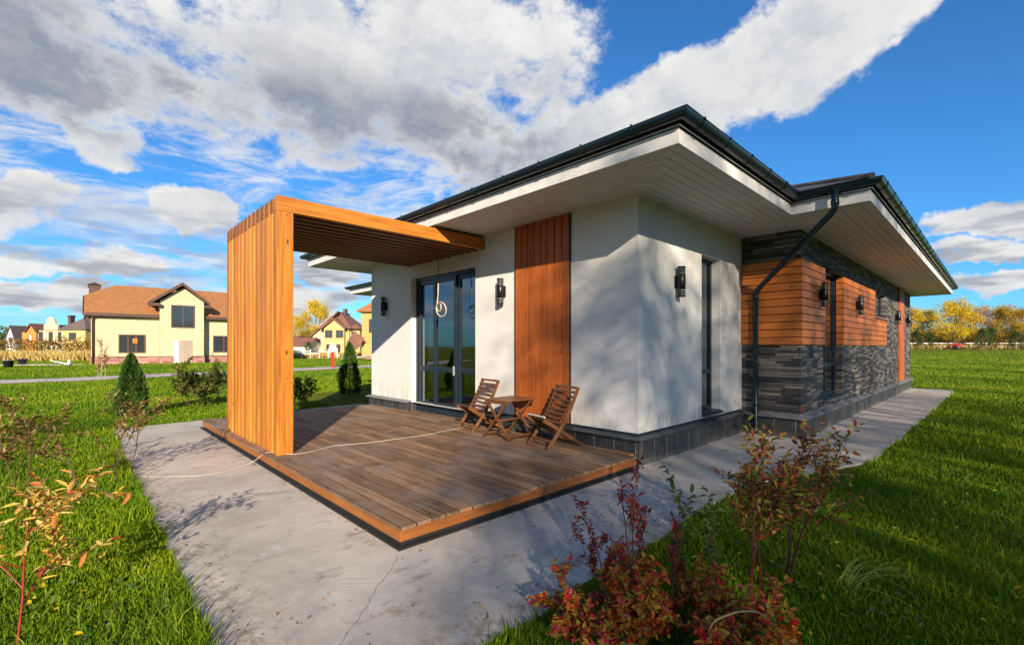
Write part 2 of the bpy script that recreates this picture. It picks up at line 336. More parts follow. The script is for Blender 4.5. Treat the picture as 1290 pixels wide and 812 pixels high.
def lawn():
    m, t, b = mat('lawn_soil_and_turf'); p = pos(t)
    a = t.noise(p, .25, 5, .6); f = t.noise(p, 22., 5, .7); g = t.noise(t.scale(p, (1, 1, 1)), 2.0, 5, .6)
    c = t.mix(t.sm(a, .35, .65), (.17, .23, .008), (.27, .29, .012))
    c = t.mix(t.sm(f, .35, .65), tuple(x*.45 for x in (.07, .13, .012)), c)
    c = t.mix(t.m('MULTIPLY', t.sm(g, .55, .7), .35), c, (.20, .19, .03))
    t.put(b.inputs['Base Color'], c); b.inputs['Roughness'].default_value = .95; b.inputs['Specular IOR Level'].default_value = .1
    bump(t, b, t.m('ADD', f, t.noise(p, 90., 3, .6)), 1.0, .05); return m
M['lawn'] = lawn()
def leafmat(name, stops, rough=.5, trans=.3, nscale=0, spec=.25):
    m, t, b = mat(name); r = island(t)
    if nscale: r = t.m('ADD', t.m('MULTIPLY', r, .6), t.m('MULTIPLY', t.sm(t.noise(pos(t), nscale, 3, .5), .3, .7), .4))
    c = t.ramp(r, stops)
    t.put(b.inputs['Base Color'], c); b.inputs['Roughness'].default_value = rough; b.inputs['Specular IOR Level'].default_value = spec
    tl = t.node('ShaderNodeBsdfTranslucent'); t.put(tl.inputs[0], c)
    mx = t.node('ShaderNodeMixShader'); mx.inputs[0].default_value = trans
    t.l.new(b.outputs[0], mx.inputs[1]); t.l.new(tl.outputs[0], mx.inputs[2]); t.l.new(mx.outputs[0], t.n['Material Output'].inputs[0])
    return m
def blademat():
    m = leafmat('grass_blades', [(0, (.045, .115, .006)), (.35, (.10, .20, .006)), (.7, (.19, .28, .008)), (.93, (.31, .34, .015)), (1, (.48, .38, .10))], .5, .35, .35, .15)
    t = NT(m.node_tree); b = t.n['Principled BSDF']; src = b.inputs['Base Color'].links[0].from_socket
    n1 = t.noise(pos(t), .9, 5, .65); n2 = t.noise(t.vm('ADD', pos(t), (31, 7, 0)), .33, 4, .6)
    c = t.mix(t.m('MULTIPLY', t.sm(n1, .56, .74), .45), src, (.36, .33, .07)); c = t.mix(t.m('MULTIPLY', t.sm(n2, .5, .68), .5), c, (.045, .13, .012))
    t.put(b.inputs['Base Color'], c)
    for q in t.n:
        if q.type == 'BSDF_TRANSLUCENT': t.put(q.inputs[0], c)
    return m
M['blade'] = blademat()
M['blade_old'] = leafmat('grass_blades', [(0, (.050, .12, .005)), (.35, (.11, .205, .005)), (.7, (.20, .285, .006)), (.93, (.31, .35, .012)), (1, (.45, .36, .08))], .5, .35, .35, .15)
M['dry'] = leafmat('dry_grass', [(0, (.30, .20, .05)), (.5, (.46, .33, .10)), (1, (.60, .46, .18))], .8, .2)
M['thuja'] = leafmat('thuja_sprays', [(0, (.012, .040, .008)), (.5, (.034, .092, .012)), (1, (.08, .16, .02))], .6, .15)
M['l_yellow'] = leafmat('golden_leaves', [(0, (.36, .22, .010)), (.4, (.60, .40, .012)), (.7, (.66, .50, .03)), (1, (.28, .30, .02))], .6, .3, .25)
M['l_olive'] = leafmat('olive_gold_leaves', [(0, (.16, .12, .012)), (.5, (.36, .24, .018)), (1, (.50, .30, .03))], .6, .3, .25)
M['l_pink'] = leafmat('pale_russet_leaves', [(0, (.32, .16, .07)), (.5, (.48, .26, .08)), (1, (.55, .36, .15))], .6, .3, .25)
M['l_green'] = leafmat('dark_green_leaves', [(0, (.018, .045, .012)), (.5, (.035, .085, .018)), (1, (.07, .13, .02))], .6, .25, .3)
M['l_mix'] = leafmat('hedgerow_leaves', [(0, (.10, .05, .012)), (.4, (.15, .11, .02)), (.7, (.28, .14, .02)), (1, (.08, .11, .02))], .7, .25, .2)
M['border'] = leafmat('garden_border_leaves', [(0, (.50, .20, .12)), (.3, (.30, .24, .05)), (.55, (.55, .34, .10)), (.75, (.15, .20, .03)), (.9, (.55, .22, .20)), (1, (.6, .45, .35))], .6, .25, .2)
M['l_forest'] = leafmat('far_forest_leaves', [(0, (.015, .04, .022)), (.4, (.03, .065, .03)), (.75, (.09, .09, .03)), (1, (.22, .15, .03))], .8, .1, .03)
M['s_yellow'] = leafmat('yellow_variegated_leaves', [(0, (.58, .30, .03)), (.4, (.66, .50, .12)), (.65, (.50, .42, .14)), (.82, (.50, .20, .05)), (1, (.36, .05, .03))], .5, .35)
M['s_brown'] = leafmat('brown_purple_leaves', [(0, (.12, .045, .025)), (.35, (.20, .10, .03)), (.65, (.14, .14, .035)), (.85, (.22, .20, .05)), (1, (.40, .24, .12))], .55, .25)
M['s_red'] = leafmat('red_bush_leaves', [(0, (.75, .03, .03)), (.14, (.38, .04, .03)), (.30, (.55, .17, .025)), (.5, (.34, .25, .03)), (.66, (.62, .30, .03)), (.78, (.22, .26, .03)), (.9, (.66, .11, .02)), (1, (.50, .05, .14))], .42, .38)
M['s_maroon'] = leafmat('maroon_twig_leaves', [(0, (.22, .022, .025)), (.5, (.38, .045, .03)), (.8, (.20, .05, .04)), (1, (.45, .15, .04))], .45, .3)
M['s_dog'] = leafmat('purple_green_leaves', [(0, (.22, .05, .06)), (.25, (.32, .09, .04)), (.5, (.18, .19, .03)), (.75, (.30, .32, .05)), (.9, (.62, .28, .03)), (1, (.55, .05, .04))], .45, .38)
M['s_green'] = leafmat('green_shrub_leaves', [(0, (.05, .07, .015)), (.5, (.10, .13, .025)), (1, (.18, .17, .03))], .5, .3)
M['s_sap'] = leafmat('fresh_green_leaves', [(0, (.05, .10, .02)), (1, (.11, .17, .035))], .45, .3)
M['litter'] = leafmat('dry_fallen_leaves', [(0, (.10, .05, .022)), (.6, (.22, .11, .04)), (1, (.40, .22, .07))], .8, .05)

# ------------------------------------------------------------------ object helpers
def tag(o, label=None, cat=None, group=None, kind=None):
    if label: o['label'] = label
    if cat: o['category'] = cat
    if group: o['group'] = group
    if kind: o['kind'] = kind
    return o
def thing(name, label, cat, loc=(0, 0, 0), rz=0., group=None):
    o = bpy.data.objects.new(name, None); C.objects.link(o); o.location = loc; o.rotation_euler = (0, 0, rz); o.empty_display_size = .1
    return tag(o, label, cat, group)
def npmesh(name, V, F, m, parent=None, smooth=False):
    me = bpy.data.meshes.new(name); V = np.asarray(V, np.float32); F = np.asarray(F, np.int32); k = F.shape[1]
    me.vertices.add(len(V)); me.vertices.foreach_set('co', V.ravel()); me.loops.add(F.size); me.loops.foreach_set('vertex_index', F.ravel())
    me.polygons.add(len(F)); me.polygons.foreach_set('loop_start', np.arange(len(F), dtype=np.int32)*k)
    me.polygons.foreach_set('loop_total', np.full(len(F), k, np.int32)); me.update(calc_edges=True)
    if smooth: me.polygons.foreach_set('use_smooth', np.ones(len(F), bool))
    me.materials.append(m); o = bpy.data.objects.new(name, me); C.objects.link(o)
    if parent: o.parent = parent
    return o
class MB:
    def __init__(s): s.v = []; s.f = []; s.sm = []
    def add(s, vs, fs, smooth=False):
        b = len(s.v); s.v += [tuple(x) for x in vs]; s.f += [tuple(b+i for i in f) for f in fs]; s.sm += [smooth]*len(fs)
    def box(s, x0, x1, y0, y1, z0, z1):
        if x0 > x1: x0, x1 = x1, x0
        if y0 > y1: y0, y1 = y1, y0
        if z0 > z1: z0, z1 = z1, z0
        s.add([(x0, y0, z0), (x1, y0, z0), (x1, y1, z0), (x0, y1, z0), (x0, y0, z1), (x1, y0, z1), (x1, y1, z1), (x0, y1, z1)],
              [(0, 3, 2, 1), (4, 5, 6, 7), (0, 1, 5, 4), (1, 2, 6, 5), (2, 3, 7, 6), (3, 0, 4, 7)]); return s
    def bar(s, a, b, w, h, up=(0, 0, 1)):               # rectangular bar from a to b
        a, b = Vector(a), Vector(b); d = (b-a).normalized(); u = Vector(up)
        sx = d.cross(u)
        if sx.length < 1e-4: sx = d.cross(Vector((1, 0, 0)))
        sx.normalize(); uy = sx.cross(d).normalized(); P = []
        for e in (a, b):
            for i, j in ((-1, -1), (1, -1), (1, 1), (-1, 1)): P.append(e + sx*(w/2*i) + uy*(h/2*j))
        s.add(P, [(0, 1, 2, 3), (7, 6, 5, 4), (0, 4, 5, 1), (1, 5, 6, 2), (2, 6, 7, 3), (3, 7, 4, 0)]); return s
    def tube(s, pts, rad, seg=8, cap=True):
        pts = [Vector(p) for p in pts]; n = len(pts)
        rads = rad if hasattr(rad, '__len__') else [rad]*n
        prev = None; b = len(s.v)
        for i, p in enumerate(pts):
            d = (pts[min(i+1, n-1)] - pts[max(i-1, 0)])
            d = d.normalized() if d.length > 1e-9 else Vector((0, 0, 1))
            if prev is None: u = d.orthogonal().normalized()
            else:
                u = prev - d*prev.dot(d); u = u.normalized() if u.length > 1e-6 else d.orthogonal().normalized()
            prev = u; v = d.cross(u)
            for k in range(seg):
                a = 2*math.pi*k/seg; s.v.append(tuple(p + (u*math.cos(a)+v*math.sin(a))*rads[i]))
        for i in range(n-1):
            for k in range(seg):
                k2 = (k+1) % seg; s.f.append((b+i*seg+k, b+i*seg+k2, b+(i+1)*seg+k2, b+(i+1)*seg+k)); s.sm.append(True)
        if cap and seg > 2:
            s.f.append(tuple(b+k for k in reversed(range(seg)))); s.sm.append(False)
            s.f.append(tuple(b+(n-1)*seg+k for k in range(seg))); s.sm.append(False)
        return s
    def lathe(s, c, prof, seg=20):                      # profile [(r, z)...] about the vertical through c
        b = len(s.v)
        for r, z in prof:
            for k in range(seg):
                a = 2*math.pi*k/seg; s.v.append((c[0]+r*math.cos(a), c[1]+r*math.sin(a), c[2]+z))
        for i in range(len(prof)-1):
            for k in range(seg):
                k2 = (k+1) % seg; s.f.append((b+i*seg+k, b+i*seg+k2, b+(i+1)*seg+k2, b+(i+1)*seg+k)); s.sm.append(True)
        return s
    def poly(s, pts, z0=None, z1=None):                 # prism from a footprint
        n = len(pts); V = [(p[0], p[1], z0) for p in pts] + [(p[0], p[1], z1) for p in pts]
        s.add(V, [tuple(reversed(range(n))), tuple(range(n, 2*n))] + [(i, (i+1) % n, n+(i+1) % n, n+i) for i in range(n)]); return s
    def xf(s, mtx):
        s.v = [tuple(mtx @ Vector(p)) for p in s.v]; return s
    def build(s, name, m, parent=None, bevel=0):
        me = bpy.data.meshes.new(name); me.from_pydata(s.v, [], s.f); me.polygons.foreach_set('use_smooth', s.sm)
        me.materials.append(m); me.update(); o = bpy.data.objects.new(name, me); C.objects.link(o)
        if parent: o.parent = parent
        if bevel:
            b = o.modifiers.new('edge', 'BEVEL'); b.width = bevel; b.segments = 2; b.limit_method = 'ANGLE'
        return o
def struct(o): o['kind'] = 'structure'; return o

# ------------------------------------------------------------------ ground
def hgt(x, y):
    d = x*FW[0] + y*FW[1]; s = x*RT[0] + y*RT[1]
    t = np.clip((s-18)/45, 0, 1)*np.clip((d-20)/50, 0, 1); t = t*t*(3-2*t)
    return -.03 + 1.05*t
def ground():
    def axis():
        a = [0.]
        st = 1.0
        while a[-1] < 2500:
            a.append(a[-1]+st); st *= 1.09 if a[-1] > 25 else 1.0
        return np.array([-q for q in a[:0:-1]] + a)
    ax = axis(); gx, gy = np.meshgrid(ax, ax, indexing='ij'); gz = hgt(gx, gy)
    n = len(ax); V = np.stack([gx, gy, gz], -1).reshape(-1, 3); idx = np.arange(n*n).reshape(n, n)
    F = np.stack([idx[:-1, :-1], idx[1:, :-1], idx[1:, 1:], idx[:-1, 1:]], -1).reshape(-1, 4)
    return struct(npmesh('ground', V, F, M['lawn'], smooth=True))
ground()
# concrete apron round the deck and along the long wall; lawn edge is slightly uneven
def edge(a, b, n, amp, seed):
    r = random.Random(seed); out = []
    for i in range(n):
        t = i/n; nx, ny = -(b[1]-a[1]), (b[0]-a[0]); L = math.hypot(nx, ny); k = (r.random()-.5)*amp
        out.append((a[0]+(b[0]-a[0])*t+nx/L*k, a[1]+(b[1]-a[1])*t+ny/L*k))
    return out
PATH = edge((.52, 1.72), (1.5, 1.77), 4, .02, 1) + edge((1.5, 1.77), (5.3, 1.93), 22, .05, 2) + edge((5.3, 1.93), (6.75, 1.45), 8, .05, 3) + \
       edge((6.75, 1.45), (7.8, 1.13), 6, .04, 4) + edge((7.8, 1.13), (22.4, 1.02), 40, .05, 5) + [(22.4, 3.6), (5.6, 3.6), (5.6, 11.62)] + \
       edge((5.55, 11.62), (.66, 11.15), 14, .05, 6) + edge((.60, 11.1), (.55, 6.), 18, .06, 7) + edge((.55, 6.), (.52, 1.72), 18, .05, 8)
mb = MB(); mb.poly(PATH, -.12, 0.); struct(mb.build('concrete_path', M['concrete']))
PX = np.array([p[0] for p in PATH]); PY = np.array([p[1] for p in PATH])
def inpath(x, y):
    r = np.zeros(len(x), bool); j = len(PX)-1
    for i in range(len(PX)):
        c = ((PY[i] > y) != (PY[j] > y)) & (x < (PX[j]-PX[i])*(y-PY[i])/(PY[j]-PY[i]+1e-12)+PX[i]); r ^= c; j = i
    return r
# gravel walk in the distance and a bare concrete patch
def ribbon(name, pts, wd, m, z=.004):
    V = []; F = []; n = len(pts)
    for i, p in enumerate(pts):
        a = pts[max(i-1, 0)]; b = pts[min(i+1, n-1)]; dx, dy = b[0]-a[0], b[1]-a[1]; L = math.hypot(dx, dy)
        for k in (-1, 1):
            x = p[0]-dy/L*wd/2*k; y = p[1]+dx/L*wd/2*k; V.append((x, y, float(hgt(x, y))+z))
    for i in range(n-1): F.append((2*i, 2*i+1, 2*i+3, 2*i+2))
    mb = MB(); mb.add(V, F); return struct(mb.build(name, m))
M['gravel'] = plain('grey_gravel', (.42, .36, .35), .9, 0, .25, 3., .6)
rp = [(-44, 15.5), (-34, 16.8), (-27, 18.0), (-22.5, 19.6), (-20.5, 21.2), (-19.4, 23.2), (-18.4, 25.2), (-16, 27.6), (-14, 31), (-12, 35), (-8, 39.5), (-2, 44), (6, 49)]
WALK = []
for i in range(len(rp)-1):
    for k in range(5): t = k/5; WALK.append(cp(rp[i][0]*(1-t)+rp[i+1][0]*t, rp[i][1]*(1-t)+rp[i+1][1]*t)[:2])
ribbon('gravel_walk', WALK, 3.0, M['gravel'], .03)
mb = MB(); mb.poly([cp(-44, 37.5)[:2], cp(-37.3, 37.8)[:2], cp(-36.2, 39.4)[:2], cp(-41, 39.6)[:2]], -.1, .03); struct(mb.build('bare_ground_patch', M['gravel']))

# ------------------------------------------------------------------ the modern house
H = thing('modern_house', 'single storey modern house, white plaster and dark brick with orange wood cladding and deep eaves', 'house', (5.21, 3.146, 0))
HO = Vector((5.21, 3.146, 0))
def hb(mb, name, m, parent=None, bevel=0, **kw):
    """build as a child of the house, keeping world coordinates"""
    o = mb.build(name, m, None, bevel); o.parent = parent or H
    if parent is None: o.matrix_parent_inverse = Matrix.Translation(-HO)
    return o
def wallgrid(mb, axis, c, u0, u1, z0, z1, holes, dep, sgn=-1):
    """wall sheet at axis=c facing sgn, holes (u0,u1,z0,z1) with reveals dep deep, and a back sheet"""
    us = sorted({u0, u1, *[h[0] for h in holes], *[h[1] for h in holes]}); zs = sorted({z0, z1, *[h[2] for h in holes], *[h[3] for h in holes]})
    P = (lambda u, z, k: (k, u, z)) if axis == 'x' else (lambda u, z, k: (u, k, z))
    cb = c - sgn*dep
    for a, b in zip(us, us[1:]):
        for e, f in zip(zs, zs[1:]):
            mu, mz = (a+b)/2, (e+f)/2
            if any(h[0] < mu < h[1] and h[2] < mz < h[3] for h in holes): continue
            for k in (c, cb): mb.add([P(a, e, k), P(b, e, k), P(b, f, k), P(a, f, k)], [(0, 1, 2, 3)])
    for h in holes:
        a, b, e, f = h
        for q in (((a, e), (a, f)), ((b, e), (b, f)), ((a, e), (b, e)), ((a, f), (b, f))):
            mb.add([P(*q[0], c), P(*q[1], c), P(*q[1], cb), P(*q[0], cb)], [(0, 1, 2, 3)])
ZS = 3.42; X0, Y0 = 5.21, 3.146; Y1 = 10.3; XB = 8.64; YW = 2.23; XE = 22.32; YR = 15.26
DOOR = (6.40, 8.53, .17, 2.94); NWIN = (7.03, 7.72, .46, 2.92)
mb = MB(); wallgrid(mb, 'x', X0, Y0, Y1, .34, ZS+.02, [(DOOR[0], DOOR[1], .34, DOOR[3])], .30)
wallgrid(mb, 'y', Y0, X0, XB, .34, ZS+.02, [NWIN], .26)
wallgrid(mb, 'y', Y1, X0, XB, .34, ZS+.02, [], .30, 1)
hb(mb, 'plaster_wall', M['plaster'])
mb = MB(); WH = [(10.07, 11.58, .52, 3.0), (15.14, 16.86, 2.24, 2.96)]
wallgrid(mb, 'x', XB, YW, Y0, .34, ZS+.02, [], .3)
wallgrid(mb, 'y', YW, XB, XE, .34, ZS+.02, WH, .3)
wallgrid(mb, 'x', XE, YW, YR, .34, ZS+.02, [], .3, 1)
wallgrid(mb, 'x', XB, Y1, YR, .34, ZS+.02, [], .3)
wallgrid(mb, 'y', YR, XB, XE, .34, ZS+.02, [], .3, 1)
hb(mb, 'brick_wall', M['ledger'])
# plinth and ledge
mb = MB()
mb.box(X0-.045, X0+.3, Y0-.045, DOOR[0], -.1, .33); mb.box(X0-.045, X0+.3, DOOR[1], Y1+.045, -.1, .33); mb.box(X0+.1, X0+.3, DOOR[0], DOOR[1], -.1, .17)
mb.box(X0+.3, XB+.0, Y0-.045, Y0+.3, -.1, .33); mb.box(X0+.3, XB, Y1-.3, Y1+.045, -.1, .33)
mb.box(XB-.045, XB+.3, YW-.045, Y0-.046, -.1, .33); mb.box(XB+.3, XE+.045, YW-.045, YW+.3, -.1, .33)
mb.box(XB-.045, XB+.3, Y1+.046, YR+.045, -.1, .33); mb.box(XB+.3, XE+.045, YR-.3, YR+.045, -.1, .33); mb.box(XE-.3, XE+.045, YW+.3, YR-.3, -.1, .33)
hb(mb, 'plinth', M['tiles'])
def sill(mb, pts, ow, z0=.335, z1=.372, th=.018):
    """sloped sheet ledge along outside corners pts (wall line), ow outward offsets per segment"""
    for (a, b, n) in pts:
        a0 = Vector((*a, z1)); b0 = Vector((*b, z1)); nn = Vector((*n, 0))
        a1 = a0 + Vector((n[0]*ow, n[1]*ow, 0)); b1 = b0 + Vector((n[0]*ow, n[1]*ow, 0))
        d = (b0-a0).normalized()
        a1 -= d*ow*(1 if a in EXT else 0); b1 += d*ow*(1 if b in EXT else 0)
        if a in INS: a1 += d*ow
        if b in INS: b1 -= d*ow
        a1.z = b1.z = z0+.005
        dn = Vector((0, 0, -th)); mb.add([a0, b0, b1, a1, a0+dn, b0+dn, b1+dn, a1+dn], [(0, 1, 2, 3), (7, 6, 5, 4), (3, 2, 6, 7), (0, 3, 7, 4), (1, 5, 6, 2)])
EXT = {(X0, Y0), (X0, Y1), (XB, YW), (XE, YW)}; INS = {(XB, Y0)}
mb = MB(); sill(mb, [((X0, DOOR[1]), (X0, Y1), (-1, 0)), ((X0, Y1), (XB, Y1), (0, 1))], .10); hb(mb, 'plinth_ledge', M['ledge2'])
mb = MB(); sill(mb, [((X0, Y0), (X0, DOOR[0]), (-1, 0)), ((X0, Y0), (XB, Y0), (0, -1))], .10)
hb(mb, 'plinth_ledge', M['ledge'])
mb = MB(); sill(mb, [((XB, Y0), (XB, YW), (-1, 0)), ((XB, YW), (XE, YW), (0, -1))], .11); hb(mb, 'plinth_ledge', M['ledge2'])
# thin shadow gap board above the ledge
mb = MB(); mb.box(X0-.004, X0, Y0-.004, DOOR[0], .36, .40); mb.box(X0, XB-.03, Y0-.004, Y0, .36, .40); hb(mb, 'base_trim', M['frame'])

# vertical wood panel on the front wall
mb = MB(); n = 8; y0, y1 = 4.24, 5.35; st = (y1-y0)/n
for i in range(n): mb.box(X0-.034, X0-.006, y0+i*st+.008, y0+(i+1)*st-.008, .40, ZS-.004)
wp = hb(mb, 'wood_panel', M['clad_v'], bevel=.003)
mb = MB(); mb.box(X0-.010, X0-.003, y0, y1, .40, ZS-.003); mb.box(X0-.034, X0-.002, y0-.012, y0-.001, .40, ZS-.003); mb.box(X0-.034, X0-.002, y1+.001, y1+.012, .40, ZS-.003)
hb(mb, 'panel_backing', M['gapdark'])
# horizontal cladding on the brick wing
BH = .129
def rows(mb, fn, z0, z1):
    z = z0
    while z < z1-.03:
        fn(z+.005, min(z+BH-.008, z1)); z += BH
zc0, zc1 = 1.53, 2.95
mb = MB(); rows(mb, lambda a, b: mb.box(XB-.034, XB-.006, YW-.034, Y0-.003, a, b), zc0, zc1); hb(mb, 'side_cladding', M['clad_y'], bevel=.003)
mb = MB()
rows(mb, lambda a, b: mb.box(XB-.003, 10.07, YW-.034, YW-.006, a, b), zc0, zc1)
rows(mb, lambda a, b: (mb.box(11.55, 15.14, YW-.034, YW-.006, a, b) if a > 2.24 else mb.box(11.55, 16.86, YW-.034, YW-.006, a, b)), zc0, zc1)
rows(mb, lambda a, b: mb.box(11.552, 11.577, YW-.004, YW+.10, a, b), zc0, zc1)
hb(mb, 'front_cladding', M['clad_x'], bevel=.003)
mb = MB(); mb.box(XB-.008, XB-.003, YW-.003, Y0-.003, zc0, zc1); mb.box(XB-.003, 10.07, YW-.008, YW-.003, zc0, zc1); mb.box(11.58, 15.14, YW-.008, YW-.003, zc0, zc1); mb.box(15.14, 16.86, YW-.008, YW-.003, zc0, 2.24)
hb(mb, 'cladding_backing', M['gapdark'])
mb = MB(); st = 1.08/6
for i in range(6): mb.box(19.29+i*st+.004, 19.29+(i+1)*st-.004, YW-.05, YW-.006, .40, ZS-.01)
hb(mb, 'wood_panel', M['clad_v'], bevel=.003)

# sliding glass door
D = bpy.data.objects.new('glass_door', None); C.objects.link(D); D.parent = H; D.location = Vector((5.36, 7.465, .17))-HO; D['label'] = 'tall dark framed glass terrace door'
def hs(mb, name, m, par, bevel=0):
    o = mb.build(name, m, par, bevel); o.matrix_parent_inverse = Matrix.Translation(-(par.location + HO)); return o
xg = 5.36; a, b, z0, z1 = DOOR[0]-.0, DOOR[1], DOOR[2], DOOR[3]
mb = MB()
mb.box(xg-.035, xg+.05, a, b, z0, z0+.10); mb.box(xg-.035, xg+.05, a, b, z1-.075, z1)
mb.box(xg-.035, xg+.05, a, a+.07, z0+.1, z1-.075); mb.box(xg-.035, xg+.05, b-.07, b, z0+.1, z1-.075)
hs(mb, 'frame', M['frame'], D, .004)
leaf = [(8.46, 7.84), (7.84, 7.10), (7.10, 6.47)]
for (q1, q0) in leaf:
    mb = MB(); xo = xg-.05 if q1 == 7.84 else xg-.015; mid = 1.05
    mb.box(xo, xo+.055, q0+.002, q0+.075, z0+.102, z1-.078); mb.box(xo, xo+.055, q1-.075, q1-.002, z0+.102, z1-.078)
    mb.box(xo, xo+.055, q0+.075, q1-.075, z0+.102, z0+.20); mb.box(xo, xo+.055, q0+.075, q1-.075, z1-.16, z1-.078); mb.box(xo, xo+.055, q0+.075, q1-.075, mid-.05, mid+.05)
    hs(mb, 'door_leaf', M['frame'], D, .004)
    mb = MB()
    for (e, f) in ((z0+.20, mid-.05), (mid+.05, z1-.16)):
        mb.add([(xo+.03, q0+.075, e), (xo+.03, q1-.075, e), (xo+.03, q1-.075, f), (xo+.03, q0+.075, f)], [(0, 3, 2, 1)])
    hs(mb, 'pane', M['glass'], D)
mb = MB(); mb.box(xg-.085, xg-.06, 7.13, 7.16, .95, 1.13); mb.box(xg-.06, xg-.015, 7.135, 7.155, 1.0, 1.03); hs(mb, 'handle', M['trim'], D, .004)
def window(name, axis, c, u0, u1, z0, z1, mull=(), trans=(), fw=.055, label=None, glassm='glass', parent=None):
    Wn = bpy.data.objects.new('window', None); C.objects.link(Wn); Wn.parent = H
    if label: Wn['label'] = label
    cx = (c, u0, z0) if axis == 'x' else (u0, c, z0); Wn.location = Vector(cx)-HO
    def bx(mb, k0, k1, a, b, e, f):
        mb.box(k0, k1, a, b, e, f) if axis == 'x' else mb.box(a, b, k0, k1, e, f)
    mb = MB(); bx(mb, c-.03, c+.03, u0, u1, z0, z0+fw); bx(mb, c-.03, c+.03, u0, u1, z1-fw, z1)
    bx(mb, c-.03, c+.03, u0, u0+fw, z0+fw, z1-fw); bx(mb, c-.03, c+.03, u1-fw, u1, z0+fw, z1-fw)
    for q in mull: bx(mb, c-.028, c+.028, q-fw/2, q+fw/2, z0+fw, z1-fw)
    for q in trans: bx(mb, c-.026, c+.026, u0+fw, u1-fw, q-fw*.6, q+fw*.6)
    hs(mb, 'frame', M['frame'], Wn, .003)
    mb = MB(); P = (lambda u, z: (c, u, z)) if axis == 'x' else (lambda u, z: (u, c, z)); mb.add([P(u0+.01, z0+.01), P(u1-.01, z0+.01), P(u1-.01, z1-.01), P(u0+.01, z1-.01)], [(0, 1, 2, 3)])
    hs(mb, 'pane', M[glassm], Wn)
    mb = MB(); bx(mb, *(sorted((c-.31 if False else (c-.20), c-.031))), u0-.01 if False else u0+.002, u1-.002, z0-.022, z0-.004); hs(mb, 'sill', M['ledge'], Wn)
    return Wn
window('w', 'y', 3.146+.17, *NWIN[:2], NWIN[2]+.024, NWIN[3]-.002, trans=(1.10,), label='narrow floor to ceiling window beside the wall lamp')
mb = MB(); mb.box(NWIN[0]-.0, NWIN[1]+.03, Y0-.055, Y0-.002, NWIN[2]-.03, NWIN[2]-.006); hb(mb, 'window_sill', M['ledge'])
window('w', 'y', YW+.15, 10.07, 11.58, .544, 2.998, trans=(1.15,), mull=(10.8,), label='tall dark window between the two clad sections')
mb = MB(); mb.box(10.05, 11.60, YW-.09, YW-.002, .49, .515); hb(mb, 'window_sill', M['ledge2'])
window('w', 'y', YW+.12, 15.14, 16.86, 2.262, 2.958, label='small high window at the end of the cladding')
# interior shell and rooms
mb = MB()
def shell(mb, x0, x1, y0, y1, z0, z1, faces='xXyYZ'):
    q = {'x': [(x0, y0, z0), (x0, y1, z0), (x0, y1, z1), (x0, y0, z1)], 'X': [(x1, y0, z0), (x1, y1, z0), (x1, y1, z1), (x1, y0, z1)],
         'y': [(x0, y0, z0), (x1, y0, z0), (x1, y0, z1), (x0, y0, z1)], 'Y': [(x0, y1, z0), (x1, y1, z0), (x1, y1, z1), (x0, y1, z1)],
         'Z': [(x0, y0, z1), (x1, y0, z1), (x1, y1, z1), (x0, y1, z1)], 'z': [(x0, y0, z0), (x1, y0, z0), (x1, y1, z0), (x0, y1, z0)]}
    for k in faces: mb.add(q[k], [(0, 1, 2, 3)])
shell(mb, 5.515, 9.5, 3.41, 9.99, .2, 3.05, 'XZ'); shell(mb, 8.95, 22.0, 2.54, 7.0, .35, 3.1, 'xXYZ')
hb(mb, 'interior_wall', M['interior'])
mb = MB(); shell(mb, 5.45, 9.5, 3.41, 9.99, .19, 3.05, 'z'); shell(mb, 8.95, 22.0, 2.54, 7.0, .34, 3.1, 'z'); hb(mb, 'interior_floor', M['intfloor'])

# eaves: soffit boards, fascia, gutter and roof
EP = [(4.13, 2.066), (7.56, 2.066), (7.56, 1.15), (23.27, 1.15), (23.27, 16.3), (7.40, 16.3), (7.40, 11.38), (4.13, 11.38)]   # counter-clockwise
def offs(poly, d):                                      # inward offset of an axis-aligned ccw polygon
    n = len(poly); out = []
    for i in range(n):
        p, c, q = poly[i-1], poly[i], poly[(i+1) % n]
        e1 = (c[0]-p[0], c[1]-p[1]); e2 = (q[0]-c[0], q[1]-c[1])
        L1, L2 = math.hypot(*e1), math.hypot(*e2); n1 = (-e1[1]/L1, e1[0]/L1); n2 = (-e2[1]/L2, e2[0]/L2)
        out.append((c[0]+(n1[0]+n2[0])*d, c[1]+(n1[1]+n2[1])*d))
    return out
mb = MB(); wdt = .118; nb = 10
for k in range(nb):
    A = offs(EP, .022+k*wdt+.0035); B_ = offs(EP, .022+(k+1)*wdt-.0035)
    for i in range(len(EP)):
        j = (i+1) % len(EP); mb.add([(*A[i], ZS), (*A[j], ZS), (*B_[j], ZS), (*B_[i], ZS), (*A[i], ZS+.012), (*A[j], ZS+.012), (*B_[j], ZS+.012), (*B_[i], ZS+.012)],
                                    [(3, 2, 1, 0), (0, 1, 5, 4), (2, 3, 7, 6)])
hb(mb, 'soffit', M['soffit'])
mb = MB(); A = offs(EP, .02); B_ = offs(EP, 1.5)
for i in range(len(EP)):
    j = (i+1) % len(EP); mb.add([(*A[i], ZS+.014), (*A[j], ZS+.014), (*B_[j], ZS+.014), (*B_[i], ZS+.014)], [(3, 2, 1, 0)])
hb(mb, 'soffit_backing', M['gapdark'])
def ring(mb, poly, d0, d1, z0, z1):
    A = offs(poly, d0); B_ = offs(poly, d1); n = len(poly)
    for i in range(n):
        j = (i+1) % n; mb.add([(*A[i], z0), (*A[j], z0), (*B_[j], z0), (*B_[i], z0), (*A[i], z1), (*A[j], z1), (*B_[j], z1), (*B_[i], z1)], [(3, 2, 1, 0), (4, 5, 6, 7), (0, 1, 5, 4), (2, 3, 7, 6)])
